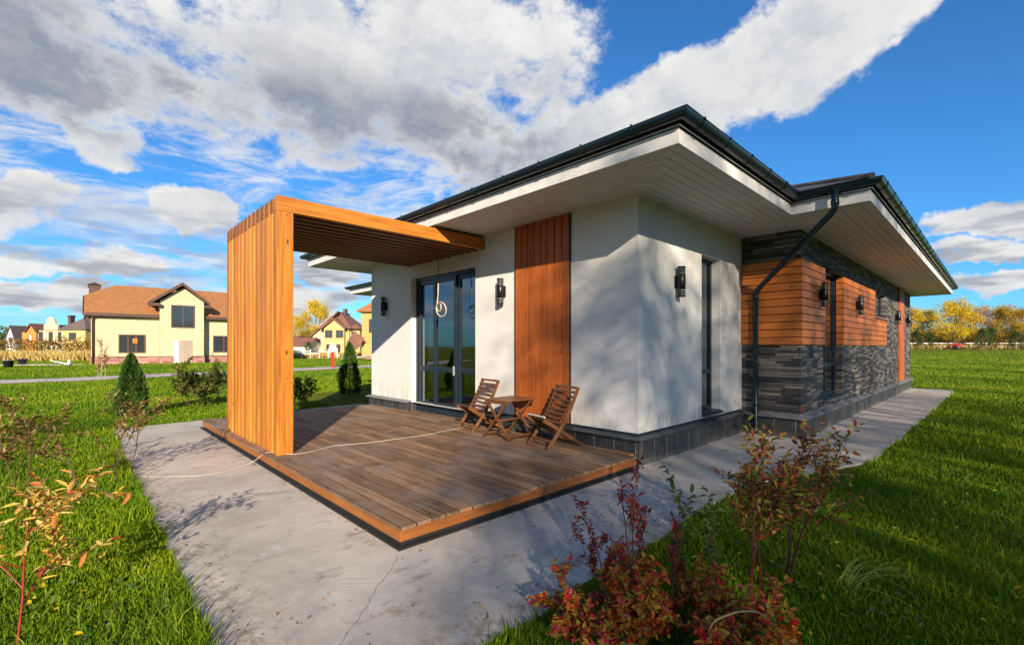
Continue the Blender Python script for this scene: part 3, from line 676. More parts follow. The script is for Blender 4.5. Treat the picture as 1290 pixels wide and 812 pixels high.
mb = MB(); ring(mb, EP, 0, .02, ZS-.012, 3.555); hb(mb, 'fascia', M['fascia'])
mb = MB(); ring(mb, EP, .025, .05, 3.545, 3.64); hb(mb, 'upper_fascia', M['roof_dark'])
mb = MB(); ring(mb, EP, -.030, -.022, 3.56, 3.572); hb(mb, 'eave_trim', M['trim'])
# half round gutter swept round the eaves
mb = MB(); prof = []
for k in range(11): a = math.pi*k/10; prof.append((.068*math.cos(a), -.068*math.sin(a)))
prof = [(x, z) for x, z in prof] + [(-.076, .006), (-.068, .010)]
gz = 3.652; loops = [(offs(EP, -.068-.012-x if False else -(.080+(-x))), gz+z) for x, z in prof]
n = len(EP)
for (A, za), (B_, zb) in zip(loops, loops[1:]):
    for i in range(n):
        j = (i+1) % n; mb.add([(*A[i], za), (*A[j], za), (*B_[j], zb), (*B_[i], zb)], [(0, 1, 2, 3)], True)
hb(mb, 'gutter', M['gutter'])
mb = MB(); G = offs(EP, -.080)
for i in range(n):
    a, b = G[i], G[(i+1) % n]; L = math.hypot(b[0]-a[0], b[1]-a[1]); dx, dy = (b[0]-a[0])/L, (b[1]-a[1])/L; nx, ny = dy, -dx
    k = .3
    while k < L-.1:
        c = (a[0]+dx*k, a[1]+dy*k); pts = []
        for q in range(9):
            an = math.pi*q/8; pts.append((c[0]+nx*.071*math.cos(an), c[1]+ny*.074*math.cos(an), gz-.074*math.sin(an)))
        mb = MB(); mb.tube(pts, .0045, 5); mb.box(c[0]+nx*.074-.007, c[0]+nx*.074+.007, c[1]+ny*.074-.007, c[1]+ny*.074+.007, gz-.01, gz+.02)
        if i < 4 or (i == 6 and k > L-1.6) or i == 7: hb(mb, 'gutter_bracket', M['gutter'])
        k += .62
def hip(mb, x0, x1, y0, y1, z, tanp):
    h = min(x1-x0, y1-y0)/2; zt = z+h*tanp
    if x1-x0 > y1-y0: r = [(x0+h, y0+h), (x1-h, y0+h)]
    else: r = [(x0+h, y0+h), (x0+h, y1-h)]
    a, b, c, d = (x0, y0, z), (x1, y0, z), (x1, y1, z), (x0, y1, z); e, f = (*r[0], zt), (*r[1], zt)
    F = [(0, 1, 5, 4), (1, 2, 5), (2, 3, 4, 5), (3, 0, 4)] if x1-x0 > y1-y0 else [(0, 1, 4), (1, 2, 5, 4), (2, 3, 5), (3, 0, 4, 5)]
    mb.add([a, b, c, d, e, f], F + [(3, 2, 1, 0)])
mb = MB(); TP = .364
hip(mb, 4.08, 17., 2.016, 11.43, 3.66, TP); hip(mb, 7.36, 23.32, 1.10, 16.35, 3.661, TP); hb(mb, 'roof', M['shingle'])
mb = MB()
for (a, b) in (((4.08, 2.016, 3.67), (8.78, 6.716, 5.38)), ((7.36, 1.10, 3.67), (14.9, 8.64, 6.42)), ((23.32, 1.10, 3.67), (15.8, 8.6, 6.42))): mb.tube([a, b], .04, 8)
hb(mb, 'ridge_cap', M['shingle'])
# downpipe
mb = MB(); P0 = [(7.43, 1.51, 3.62), (7.43, 1.51, 3.38), (7.45, 1.535, 3.33), (7.49, 1.585, 3.29), (8.50, 2.81, 2.50), (8.545, 2.865, 2.455), (8.565, 2.89, 2.38), (8.565, 2.89, 1.0), (8.565, 2.89, .10), (8.53, 2.85, .03)]
mb.tube(P0, .043, 16)
for z in (2.3, 1.25, .5): mb.tube([(8.565, 2.89, z-.02), (8.565, 2.89, z+.02)], .050, 16)
mb.tube([(7.43, 1.51, 3.40), (7.43, 1.51, 3.46)], .050, 16); mb.tube([(8.565, 2.89, 2.32), (8.565, 2.89, 2.40)], .048, 16)
hb(mb, 'downpipe', M['gutter'])

# furniture seen through the glass
S = thing('sofa', 'pale green sofa seen inside through the glass door', 'sofa', (7.3, 7.6, .19))
mb = MB(); mb.box(-.45, .45, -1.0, 1.0, .12, .42); mb.box(-.42, .3, -.97, -.02, .42, .56); mb.box(-.42, .3, .02, .97, .42, .56); mb.build('seat', M['sofa'], S, .03)
mb = MB(); mb.box(.28, .5, -1.0, 1.0, .42, .88); mb.build('backrest', M['sofa'], S, .05)
for k in (-1, 1): mb = MB(); mb.box(-.45, .5, k*1.0, k*1.18, .1, .64); mb.build('armrest', M['sofa'], S, .04)
for k in ((-.4, -1.05), (-.4, 1.05), (.42, -1.05), (.42, 1.05)): MB().box(k[0]-.03, k[0]+.03, k[1]-.03, k[1]+.03, 0, .1).build('leg', M['darkstem'], S)
for (yc, lab) in ((8.28, 'cream curtain inside at the left edge of the glass door'), (6.66, 'cream curtain inside at the right edge of the glass door')):
    V = []; F = []; n = 40
    for i in range(n+1):
        y = yc-.16+.32*i/n; x = 5.62+.035*math.sin(i*1.1)
        V += [(x, y, .24), (x, y, 2.98)]
    for i in range(n): F.append((2*i, 2*i+2, 2*i+3, 2*i+1))
    mb = MB(); mb.add(V, F, True); o = mb.build('curtain', M['curtain']); md = o.modifiers.new('t', 'SOLIDIFY'); md.thickness = .006
    tag(o, lab, 'curtain', 'curtains inside the glass door')

# ------------------------------------------------------------------ wall lamps
def make_lamp():
    L = thing('wall_lamp', 'x', 'wall lamp', (0, 0, 0), 0, 'black cylinder wall lamps on the house')
    mb = MB(); mb.lathe((-.085, 0, 0), [(0, -.11), (.052, -.11), (.056, -.105), (.056, .105), (.052, .11), (0, .11)], 24); mb.build('body', M['lampblack'], L)
    for s in (-1, 1):
        mb = MB()
        for z in (.135, .165, .195):
            mb.lathe((-.085, 0, s*z), [(.030, -.008), (.056, -.008), (.058, 0), (.056, .008), (.030, .008)], 24)
        mb.lathe((-.085, 0, s*.207), [(0, -.004), (.056, -.004), (.056, .004), (0, .004)], 24)
        mb.build('ring', M['lampblack'], L)
        mb = MB(); mb.lathe((-.085, 0, s*.155), [(.040, -.05), (.040, .05)], 20); mb.build('glass_tube', M['lampglass'], L)
    mb = MB(); mb.box(-.03, 0, -.045, .045, -.09, .09); mb.box(-.045, -.03, -.02, .02, -.07, .07); mb.build('wall_plate', M['lampblack'], L, .003)
    return L
mm_, t_, b_ = mat('frosted_lamp_glass'); b_.inputs['Base Color'].default_value = (.26, .27, .27, 1); b_.inputs['Roughness'].default_value = .25; M['lampglass'] = mm_
L0 = make_lamp()
def copy_tree(o, parent=None):
    c = o.copy(); C.objects.link(c); c.parent = parent
    for ch in list(o.children): copy_tree(ch, c)
    return c
lamps = [((X0, 9.58, 2.41), 0, 'black cylinder wall lamp on white plaster at the far left of the glass door'),
         ((X0, 5.65, 2.41), 0, 'black cylinder wall lamp between the glass door and the vertical wood panel'),
         ((6.20, Y0, 2.41), 90, 'black cylinder wall lamp beside the narrow window on the right plaster wall'),
         ((9.63, YW-.034, 2.42), 90, 'black wall lamp on orange cladding next to the house corner'),
         ((12.73, YW-.034, 2.42), 90, 'black wall lamp on the second stretch of orange cladding'),
         ((18.75, YW, 2.42), 90, 'black wall lamp on dark brick before the far vertical wood panel'),
         ((21.2, YW, 2.42), 90, 'black wall lamp on dark brick beyond the far vertical wood panel')]
for i, (p, a, lab) in enumerate(lamps):
    o = L0 if i == 0 else copy_tree(L0); o.location = p; o.rotation_euler = (0, 0, R(a)); o['label'] = lab

# ------------------------------------------------------------------ deck
DX0, DX1, DY0, DY1, DZ = 1.785, 5.16, 3.075, 10.16, .155
DK = thing('wooden_deck', 'low weathered brown wooden terrace deck with orange edge boards', 'deck', (DX0, DY0, 0))
def rel(mb, par, name, m, bevel=0):
    o = mb.build(name, m, par, bevel); o.matrix_parent_inverse = Matrix.Translation(-Vector(par.location)); return o
mb = MB(); nb = 24; DXR = 5.045; st = (DXR-DX0-.0)/nb; rr = random.Random(3)
for i in range(nb):
    x0 = DX0+i*st+.0036; x1 = DX0+(i+1)*st-.0036
    cuts = [DY0-.012]
    cc = DY0 + (1.6 if i % 2 else 3.4) + rr.random()*.5
    while cc < DY1-.8: cuts.append(cc); cc += 3.2+rr.random()*.4
    cuts.append(DY1)
    for a, b in zip(cuts, cuts[1:]):
        dz = (rr.random()-.5)*.003; mb.box(x0-.012 if i == 0 else x0, x1, a+.002, b-.002, DZ-.026+dz, DZ+dz)
mb.box(DXR+.003, X0-.055, DY0+.1, DOOR[0]-.02, DZ-.026, DZ-.001); mb.box(DXR+.003, X0+.09, DOOR[0], DOOR[1], DZ-.026, DZ-.001); mb.box(DXR+.003, X0-.055, DOOR[1]+.02, DY1, DZ-.026, DZ-.001)
rel(mb, DK, 'deck_boards', M['deck'], .0012)
mb = MB(); mb.box(DX0, DX0+.022, DY0, DY1, .045, DZ-.030); o = rel(mb, DK, 'edge_board', M['edge_y'], .002)
mb = MB(); mb.box(DX0+.022, DXR, DY0, DY0+.022, .045, DZ-.030); rel(mb, DK, 'edge_board', M['edge_x'], .002)
mb = MB(); mb.box(DX0+.05, DXR-.04, DY1-.022, DY1, .045, DZ-.030); rel(mb, DK, 'edge_board', M['edge_x'], .002)
mb = MB(); mb.box(DX0+.025, DXR, DY0+.025, DY1-.024, .003, .09); mb.box(DX0-.035, DXR-.02, DY0-.04, DY1+.03, -.004, .012); rel(mb, DK, 'membrane_base', M['rubber'])

# ------------------------------------------------------------------ pergola
PXa, PXb, PY0, PY1, ZB, ZT = 1.853, 2.045, 6.138, 8.695, 3.185, 3.373
PG = thing('pergola', 'orange timber canopy frame with a slatted side wall and slatted roof over the deck', 'pergola', (PXa, PY0, DZ))
npan = 26; pit = (PY1-PY0)/npan
mb = MB(); rr = random.Random(5)
for i in range(npan):
    y0 = PY0+i*pit+(.0 if i else 0); y1 = y0+pit-.004
    if i == 0: continue
    big_ = i % 2 == 0
    mb.box(PXa+(0 if big_ else .011)+rr.random()*.005, PXb-(0 if big_ else .02), y0, y1+.001, DZ+.001, ZB-.002 if big_ else ZT-.012-rr.random()*.01)
rel(mb, PG, 'side_wall_slats', M['orange_v'], .004)
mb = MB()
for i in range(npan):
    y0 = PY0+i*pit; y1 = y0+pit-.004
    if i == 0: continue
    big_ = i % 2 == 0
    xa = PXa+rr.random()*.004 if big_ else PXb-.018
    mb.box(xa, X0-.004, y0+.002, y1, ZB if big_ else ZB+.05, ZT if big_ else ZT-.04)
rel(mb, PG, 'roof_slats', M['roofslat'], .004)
MB(); mb = MB(); mb.box(PXa-.004, PXb, PY0-.006, PY0+pit-.004, DZ+.001, ZB-.003); rel(mb, PG, 'end_post', M['orange_v'], .004)
mb = MB(); mb.box(PXa-.004, X0-.004, PY0-.006, PY0+pit-.004, ZB, ZT); rel(mb, PG, 'front_beam', M['orange_x'], .004)
for (bx_, bz_) in ((.11, ZB-.04), (.12, DZ+.95)):
    mb = MB(); mb.tube([(PXa+bx_, PY0-.008, bz_), (PXa+bx_, PY0+.01, bz_)], .007, 10); rel(mb, PG, 'bolt', M['lampblack'])

# hanging coil of cable under the canopy
import math as _m
CB = thing('hanging_cable', 'pale cable hanging from the canopy with its end wound in two loops', 'cable', (4.98, 7.2, 3.17))
mb = MB(); mb.tube([(4.985, 7.22, 3.20), (4.985, 7.215, 3.0), (4.98, 7.21, 2.8), (4.98, 7.21, 2.66)], .007, 8); rel(mb, CB, 'dark_sheath', M['cable_d'])
pts = [(4.98, 7.21, 2.68), (4.98, 7.215, 2.5), (4.98, 7.235, 2.36), (4.98, 7.255, 2.26)]
for k in range(1, 33):
    a = k/32*2*math.pi; r = .085; pts.append((4.98+.012*math.sin(a*1.5), 7.185+r*math.cos(a)*.95, 2.235-r*math.sin(a)*.9))
for k in range(1, 33):
    a = k/32*2*math.pi; r = .155; pts.append((4.975+.02*math.sin(a), 7.11+r*math.cos(a), 2.19-r*.85*math.sin(a)))
pts += [(4.98, 7.28, 2.21), (4.98, 7.31, 2.22)]
mb = MB(); mb.tube(pts, .0105, 8); rel(mb, CB, 'coil', M['cable'])
# cable lying over the deck and path
pts = [(-.02+.62, 6.78, .012), (.85, 6.55, .012), (1.08, 6.40, .010), (1.32, 6.38, .010), (1.52, 6.46, .014), (1.68, 6.50, .05), (1.77, 6.44, .13), (1.84, 6.36, DZ+.012), (2.0, 6.08, DZ+.01), (2.2, 6.05, DZ+.008), (2.6, 6.19, DZ+.008), (3.0, 6.07, DZ+.008), (3.45, 6.03, DZ+.008), (3.9, 6.0, DZ+.008), (4.32, 6.08, DZ+.008), (4.7, 6.12, DZ+.008), (4.97, 6.29, DZ+.008), (5.12, 6.33, DZ+.008)]
def catmull(P, n=6):
    out = []
    for i in range(len(P)-1):
        p0, p1, p2, p3 = [Vector(P[max(0, min(len(P)-1, j))]) for j in (i-1, i, i+1, i+2)]
        for k in range(n):
            t = k/n; out.append(.5*((2*p1)+(-p0+p2)*t+(2*p0-5*p1+4*p2-p3)*t*t+(-p0+3*p1-3*p2+p3)*t**3))
    out.append(Vector(P[-1])); return out
mb = MB(); mb.tube(catmull(pts), .0036, 6); tag(mb.build('loose_cable', M['cable']), 'thin white cable lying across the path and the deck boards', 'cable')

# ------------------------------------------------------------------ folding chairs and table
def make_chair():
    T = thing('folding_chair', 'x', 'chair', (0, 0, 0), 0, 'slatted wooden folding chairs on the deck')
    hw = .235
    F0 = Vector((0., 0, .012)); B1 = Vector((.50, 0, .80)); dirb = (B1-F0).normalized()
    S0 = Vector((-.03, 0, .385)); S1 = Vector((.60, 0, .012)); dirs = (S1-S0).normalized()
    def curve(y):                                # back rail, gently curved
        P = []
        for k in range(9):
            t = k/8; p = F0.lerp(B1, t); p = p + Vector((-dirb.z, 0, dirb.x))*(-.045*math.sin(math.pi*t)); P.append(Vector((p.x, y, p.z)))
        return P
    for s in (-1, 1):
        P = curve(s*hw); mb = MB()
        for a, b in zip(P, P[1:]): mb.bar(a - (b-a)*.03, b+(b-a)*.03, .022, .045, (0, 1, 0)) if False else mb.bar(a-(b-a)*.02, b+(b-a)*.02, .045, .022, (0, 1, 0))
        mb.build('back_rail', M['teak_x'], T, .002)
        mb = MB(); mb.bar((S0.x, s*(hw-.045), S0.z), (S1.x, s*(hw-.045), S1.z), .042, .022, (0, 1, 0)); mb.build('seat_rail', M['teak_x'], T, .002)
    nrm = Vector((-dirb.z, 0, dirb.x))
    P = curve(0)
    for k in range(9):
        t = .42 + k*.070; i = min(7, int(t*8)); p = P[i].lerp(P[i+1], t*8-i) if i < 8 else P[8]
        d = (P[i+1]-P[i]).normalized(); nn = Vector((-d.z, 0, d.x)); c = p + nn*.026
        mb = MB(); mb.bar((c.x, -hw-.012, c.z), (c.x, hw+.012, c.z), .014, .036, d); mb.build('back_slat', M['teak_x'], T, .002)
    nu = Vector((-dirs.z, 0, dirs.x)); nu = nu if nu.z > 0 else -nu
    for k in range(7):
        c = S0 + dirs*(.02+k*.056) + nu*.026
        mb = MB(); mb.bar((c.x, -hw+.03, c.z), (c.x, hw-.03, c.z), .014, .040, dirs); mb.build('seat_slat', M['teak_x'], T, .002)
    mb = MB(); c = F0.lerp(B1, .12); mb.bar((c.x, -hw, c.z), (c.x, hw, c.z), .02, .03, dirb); mb.build('cross_bar', M['teak_x'], T, .002); mb = MB()
    c = S0+dirs*.66; mb.bar((c.x, -hw+.045, c.z), (c.x, hw-.045, c.z), .02, .03, dirs); mb.build('cross_bar', M['teak_x'], T, .002)
    return T
ch = make_chair(); ch.location = (4.53, 4.25, DZ); ch.rotation_euler = (0, 0, R(-14)); ch['label'] = 'slatted wooden folding chair to the right of the table with white straps on its seat'
c2 = copy_tree(ch); c2.location = (4.58, 5.90, DZ); c2.rotation_euler = (0, 0, R(-8)); c2['label'] = 'slatted wooden folding chair to the left of the table by the glass door'
mb = MB(); mb.bar((-.02, -.20, .43), (-.02, .19, .425), .012, .030, (.9, 0, -.5)); mb.bar((.30, -.215, .43), (.30, .215, .43), .006, .02, (.5, 0, .8)); mb.build('strap', M['tape'], ch)
T = thing('folding_table', 'small slatted wooden folding table with crossed legs between the two chairs', 'table', (4.76, 5.03, DZ))
mb = MB()
for i in range(9):
    y = -.25+i*.0562; mb.box(-.30, .30, y, y+.050, .560, .578)
mb.build('tabletop', M['teak_x'], T, .002)
mb = MB(); mb.box(-.29, -.26, -.235, .235, .520, .559); mb.box(.26, .29, -.235, .235, .520, .559); mb.build('apron', M['teak_x'], T, .002)
for x in (-.27, .22):
    for s in (-1, 1):
        mb = MB(); xx = x+(.014 if s > 0 else -.014); mb.bar((xx, s*.23, .54), (xx, -s*.27, .015), .024, .040, (1, 0, 0)); mb.build('leg', M['teak_x'], T, .002)
for s in (-1, 1):
    mb = MB(); mb.bar((-.27, s*.235, .06), (.22, s*.235, .06), .03, .022, (0, 0, 1)); mb.build('stretcher', M['teak_x'], T, .002)
mb = MB(); mb.bar((-.27, -.02, .27), (.22, -.02, .27), .03, .022); mb.build('stretcher', M['teak_x'], T, .002)

# ------------------------------------------------------------------ foliage helpers
def leaves_mesh(name, P, D, N, L, W, m, parent=None, fold=True):
    """P base, D direction, N normal, L length, W width -> folded leaf of 2 quads (6 verts)"""
    P = np.asarray(P); D = np.asarray(D); N = np.asarray(N); L = np.asarray(L)[:, None]; W = np.asarray(W)[:, None]
    D = D/np.linalg.norm(D, axis=1, keepdims=True); S = np.cross(D, N); S /= (np.linalg.norm(S, axis=1, keepdims=True)+1e-9); U_ = np.cross(S, D)
    n = len(P)
    if fold:
        a = P; c = P+D*L - U_*L*.18; q1 = P+D*L*.35+S*W*.5+U_*W*.22; q2 = P+D*L*.72+S*W*.38+U_*W*.12-U_*L*.08
        r1 = P+D*L*.35-S*W*.5+U_*W*.22; r2 = P+D*L*.72-S*W*.38+U_*W*.12-U_*L*.08
        V = np.stack([a, q1, q2, c, r2, r1], 1).reshape(-1, 3); b = np.arange(n)[:, None]*6
        F = np.concatenate([b+np.array([[0, 1, 2, 3]]), b+np.array([[0, 3, 4, 5]])])
    else:
        a = P; c = P+D*L; q = P+D*L*.5+S*W*.5; r = P+D*L*.5-S*W*.5
        V = np.stack([a, q, c, r], 1).reshape(-1, 3); b = np.arange(n)[:, None]*4; F = b+np.array([[0, 1, 2, 3]])
    return npmesh(name, V, F, m, parent)
def rv(n, g): v = g.normal(size=(n, 3)); return v/np.linalg.norm(v, axis=1, keepdims=True)
def grow(r, p, d, L, rad, lev, maxlev, out, spread=.6, up=.15, kids=3, nseg=5, wig=.12, shrink=.62):
    pts = [Vector(p)]; d = Vector(d).normalized(); rads = [rad]
    for i in range(nseg):
        d = (d + Vector((r.gauss(0, wig), r.gauss(0, wig), r.gauss(0, wig)*.6+up*.3))).normalized()
        pts.append(pts[-1]+d*(L/nseg)); rads.append(rad*(1-.55*(i+1)/nseg) if lev < maxlev else rad*(1-.8*(i+1)/nseg))
    out.append((lev, pts, rads))
    if lev < maxlev:
        for k in range(kids):
            t = .35+.62*(k+r.random()*.6)/kids; i = min(nseg-1, int(t*nseg)); q = pts[i].lerp(pts[i+1], t*nseg-i)
            dd = (pts[i+1]-pts[i]).normalized(); o = Vector((r.gauss(0, 1), r.gauss(0, 1), r.gauss(0, .5))); o -= dd*o.dot(dd); o.normalize()
            nd = (dd + o*spread*(1+.4*r.random()) + Vector((0, 0, up))).normalized()
            grow(r, q, nd, L*shrink*(.8+.4*r.random()), rads[i]*.62, lev+1, maxlev, out, spread, up, kids, nseg, wig, shrink)
def stems_build(out, name, m, parent, seg=6, minr=.0):
    mb = MB()
    for lev, pts, rads in out:
        mb.tube(pts, [max(x, minr) for x in rads], seg if lev < 2 else max(3, seg-2), False)
    return mb.build(name, m, parent)

def shrub(name, label, cat, loc, stems, leafm, stemm, per, ll, lw, seed, maxlev=2, kids=3, spread=.6, up=.12, shrink=.6, berries=0, minlev=1, droop=.0, rad=.006, leafname='leaves', group=None, wig=.12, tmin=.3):
    r = random.Random(seed); g = np.random.default_rng(seed); T = thing(name, label, cat, loc, 0, group); out = []
    for (ox, oy, dx, dy, L) in stems: grow(r, (ox, oy, 0), (dx, dy, 1), L, rad*(.8+.4*r.random()), 0, maxlev, out, spread, up, kids, shrink=shrink, wig=wig)
    stems_build(out, 'stems', stemm, T)
    P = []; D = []; BP = []
    for lev, pts, rads in out:
        if lev < minlev: lo = .75
        else: lo = tmin if lev < maxlev else .12
        n = max(2, int(per*(1 if lev else .6)))
        for k in range(n):
            t = lo+(1-lo)*(k+r.random())/n; i = min(len(pts)-2, int(t*(len(pts)-1))); q = pts[i].lerp(pts[i+1], t*(len(pts)-1)-i); dd = (pts[i+1]-pts[i]).normalized()
            o = Vector((r.gauss(0, 1), r.gauss(0, 1), r.gauss(0, .6))).normalized(); P.append(tuple(q)); D.append(tuple(dd*.7+o*.9+Vector((0, 0, -droop))))
            if berries and r.random() < berries: BP.append(q+o*.018+Vector((0, 0, -.008)))
    P = np.array(P); D = np.array(D); n = len(P); N = g.normal(size=(n, 3))*.45+np.array([0, 0, 1.])
    leaves_mesh(leafname, P, D, N, ll*g.uniform(.55, 1.2, n), lw*g.uniform(.6, 1.15, n), leafm, T)
    if BP:
        mb = MB()
        for q in BP:
            rr = r.uniform(.0042, .0062); mb.lathe(q, [(0, -rr), (rr*.7, -rr*.7), (rr, 0), (rr*.7, rr*.7), (0, rr)], 7)
        tag(mb.build('berries', M['berry'], T), kind='stuff')
    return T

# near shrubs
shrub('yellow_leaf_shrub', 'small red stemmed shrub with pale yellow leaves at the bottom left lawn', 'shrub', (-.19, 3.40, -.03),
      [(0, 0, .10, .16, .62)], M['s_yellow'], M['redstem'], 13, .075, .024, 21, maxlev=2, kids=5, spread=.95, up=.05, shrink=.62, rad=.008, droop=.1, wig=.05, minlev=1)
shrub('brown_leaf_shrub', 'wide spreading shrub with sparse brown purple leaves beside the left edge of the path', 'shrub', cp(-4.75, 4.75, -.03),
      [(random.Random(k).uniform(-.55, .75), random.Random(k+50).uniform(-.4, .4), random.Random(k+9).uniform(-.35, .5), random.Random(k+99).uniform(-.4, .3), random.Random(k+5).uniform(.74, 1.0)) for k in range(8)],
      M['s_brown'], M['darkstem'], 5, .072, .027, 33, maxlev=2, kids=4, spread=.8, up=.02, shrink=.42, rad=.0065, droop=-.1, wig=.10)
shrub('green_shrub', 'loose green leaved shrub on the lawn behind the slatted side wall', 'shrub', cp(-8.0, 11.9, -.03),
      [(random.Random(k).uniform(-.5, .6), random.Random(k+50).uniform(-.4, .4), random.Random(k+9).uniform(-.7, .7), random.Random(k+99).uniform(-.6, .6), random.Random(k+5).uniform(.5, .85)) for k in range(11)],
      M['s_green'], M['darkstem'], 14, .085, .045, 41, maxlev=2, kids=4, spread=.8, up=.1, shrink=.6, rad=.009)
shrub('bare_sapling', 'thin nearly leafless sapling in front of the big yellow brick house', 'sapling', cp(-18.6, 21., -.03),
      [(0, 0, .03, 0, 1.45), (.1, 0, .2, 0, .9), (-.1, .1, -.2, 0, .8)], M['l_pink'], M['bark_pale'], 5, .09, .05, 43, maxlev=2, kids=5, spread=.5, up=.4, shrink=.4, rad=.02)
shrub('small_green_shrub', 'low leafy shrub right behind the canopy side wall edge', 'shrub', cp(-5.1, 11.2, -.03),
      [(random.Random(k).uniform(-.25, .25), random.Random(k+50).uniform(-.2, .2), random.Random(k+9).uniform(-.5, .5), 0, .5) for k in range(6)],
      M['s_green'], M['darkstem'], 12, .08, .042, 47, maxlev=2, kids=4, spread=.8, up=.1, shrink=.6, rad=.008)
RB = cp(.80, 2.30, -.03)
rs = random.Random(61); stems = []
for k in range(26):
    a = rs.uniform(0, 6.28); q = rs.uniform(.0, .42); stems.append((q*math.cos(a), q*math.sin(a), math.cos(a)*rs.uniform(.2, 1.0), math.sin(a)*rs.uniform(.2, 1.0), rs.uniform(.20, .33)))
shrub('red_leaf_bush', 'dense low bush with red and orange leaves at the bottom centre of the lawn', 'bush', RB, stems, M['s_red'], M['darkstem'], 11, .040, .022, 62, maxlev=2, kids=5, spread=.8, up=.05, shrink=.55, berries=.05, rad=.004)
shrub('berry_twig_bush', 'tall thin maroon twigs with dark berries reaching over the concrete behind the red bush', 'bush', cp(.62, 2.42, -.03),
      [(0, .05, -.22, .20, .62), (.05, 0, -.10, .1, .78), (.1, .05, .10, .16, .70), (0, 0, -.55, .40, .52), (.15, -.1, .4, .1, .5)],
      M['s_maroon'], M['darkstem'], 5, .034, .018, 66, maxlev=2, kids=5, spread=.55, up=.2, shrink=.28, berries=.42, rad=.0045, wig=.06)
shrub('green_sapling', 'small green leaved shoot standing behind the red bush at the concrete edge', 'sapling', cp(.98, 2.62, -.03),
      [(0, 0, 0., .05, .72), (.08, -.03, .25, -.1, .6)], M['s_sap'], M['darkstem'], 12, .055, .026, 71, maxlev=1, kids=4, spread=.6, up=.4, shrink=.3, rad=.004, wig=.05)
shrub('red_stem_dogwood', 'upright dogwood with dark red stems and purple green leaves right of the red bush', 'shrub', cp(1.76, 2.97, -.03),
      [(0, 0, .16, -.20, .86), (.02, .02, .10, -.05, .80), (-.15, .1, -.06, .06, .80), (-.22, .14, -.08, .02, .74), (-.35, .1, -.02, .04, .66)],
      M['s_dog'], M['maroonstem'], 8, .050, .022, 75, maxlev=2, kids=6, spread=.62, up=.10, shrink=.42, berries=.05, rad=.0075, wig=.06, tmin=.2)
# pale arching grass clump
g = np.random.default_rng(5); T = None; V = []; F = []
base = np.array(cp(2.1, 2.95, -.03))
for k in range(20):
    a = g.uniform(-.9, 1.0) - 1.0; L = g.uniform(.25, .5); h = g.uniform(.12, .28); b = len(V); dv = np.array([math.cos(a), math.sin(a), 0]); sv = np.array([-dv[1], dv[0], 0])*.004
    o = base+g.normal(size=3)*[.03, .03, 0]
    for i in range(7):
        t = i/6; c = o+dv*L*t+np.array([0, 0, h*4*t*(1-t*.85)*.6]); V += [tuple(c-sv*(1-t*.9)), tuple(c+sv*(1-t*.9))]
        if i: F.append((b+2*i-2, b+2*i-1, b+2*i+1, b+2*i))
M['palegrass'] = leafmat('pale_arching_grass', [(0, (.30, .46, .05)), (1, (.52, .62, .12))], .5, .3)
mb = MB(); mb.add(V, F); tag(mb.build('grass_clump', M['palegrass']), 'pale arching grass clump beside the dogwood stems', 'grass clump')
mb = MB(); q = [cp(.86, 1.98, -.03), cp(.84, 1.98, .28), cp(.93, 1.98, .36), cp(1.05, 2.0, .36), cp(1.12, 2.05, .30)]
mb.tube(catmull(q), .004, 6); tag(mb.build('dry_stalk', M['dry']), 'pale dry stalk arching over the red bush', 'stalk')

# thujas
def thuja(loc, h, wd, seed, label):
    g = np.random.default_rng(seed); T = thing('thuja', label, 'conifer', loc, 0, 'small clipped thujas on the lawn'); n = 15000
    t = g.random(n)**.9; ang = g.uniform(0, 2*np.pi, n); prof = np.where(t < .25, .82+.18*t/.25*1.0, np.clip((1-t)/.75, 0, 1)**.62)
    lump = 1+.13*np.sin(ang*3+t*9+seed)+.10*np.sin(ang*7-t*17)+.08*np.sin(ang*11+t*31)+.06*g.normal(size=n)
    rr = wd/2*prof*lump*(.45+.55*g.random(n)**.45); z = .04+t*h*.97
    P = np.stack([rr*np.cos(ang), rr*np.sin(ang), z], 1)
    D = np.stack([np.cos(ang)*.55, np.sin(ang)*.55, np.full(n, 1.)], 1)+g.normal(size=(n, 3))*.3; N = np.stack([-np.sin(ang), np.cos(ang), np.zeros(n)], 1)+g.normal(size=(n, 3))*.4
    leaves_mesh('foliage', P, D, N, g.uniform(.03, .06, n), g.uniform(.010, .022, n), M['thuja'], T, False)
    mb = MB(); mb.tube([(0, 0, -.02), (0, 0, h*.45)], [.022, .008], 8); mb.build('trunk', M['darkstem'], T)
thuja(cp(-8.33, 10.15, -.03), 1.36, .56, 3, 'small conical thuja on the lawn left of the canopy')
thuja(cp(-5.08, 14.5, -.03), 1.66, .64, 8, 'small conical thuja seen between the canopy side wall and the white house wall')

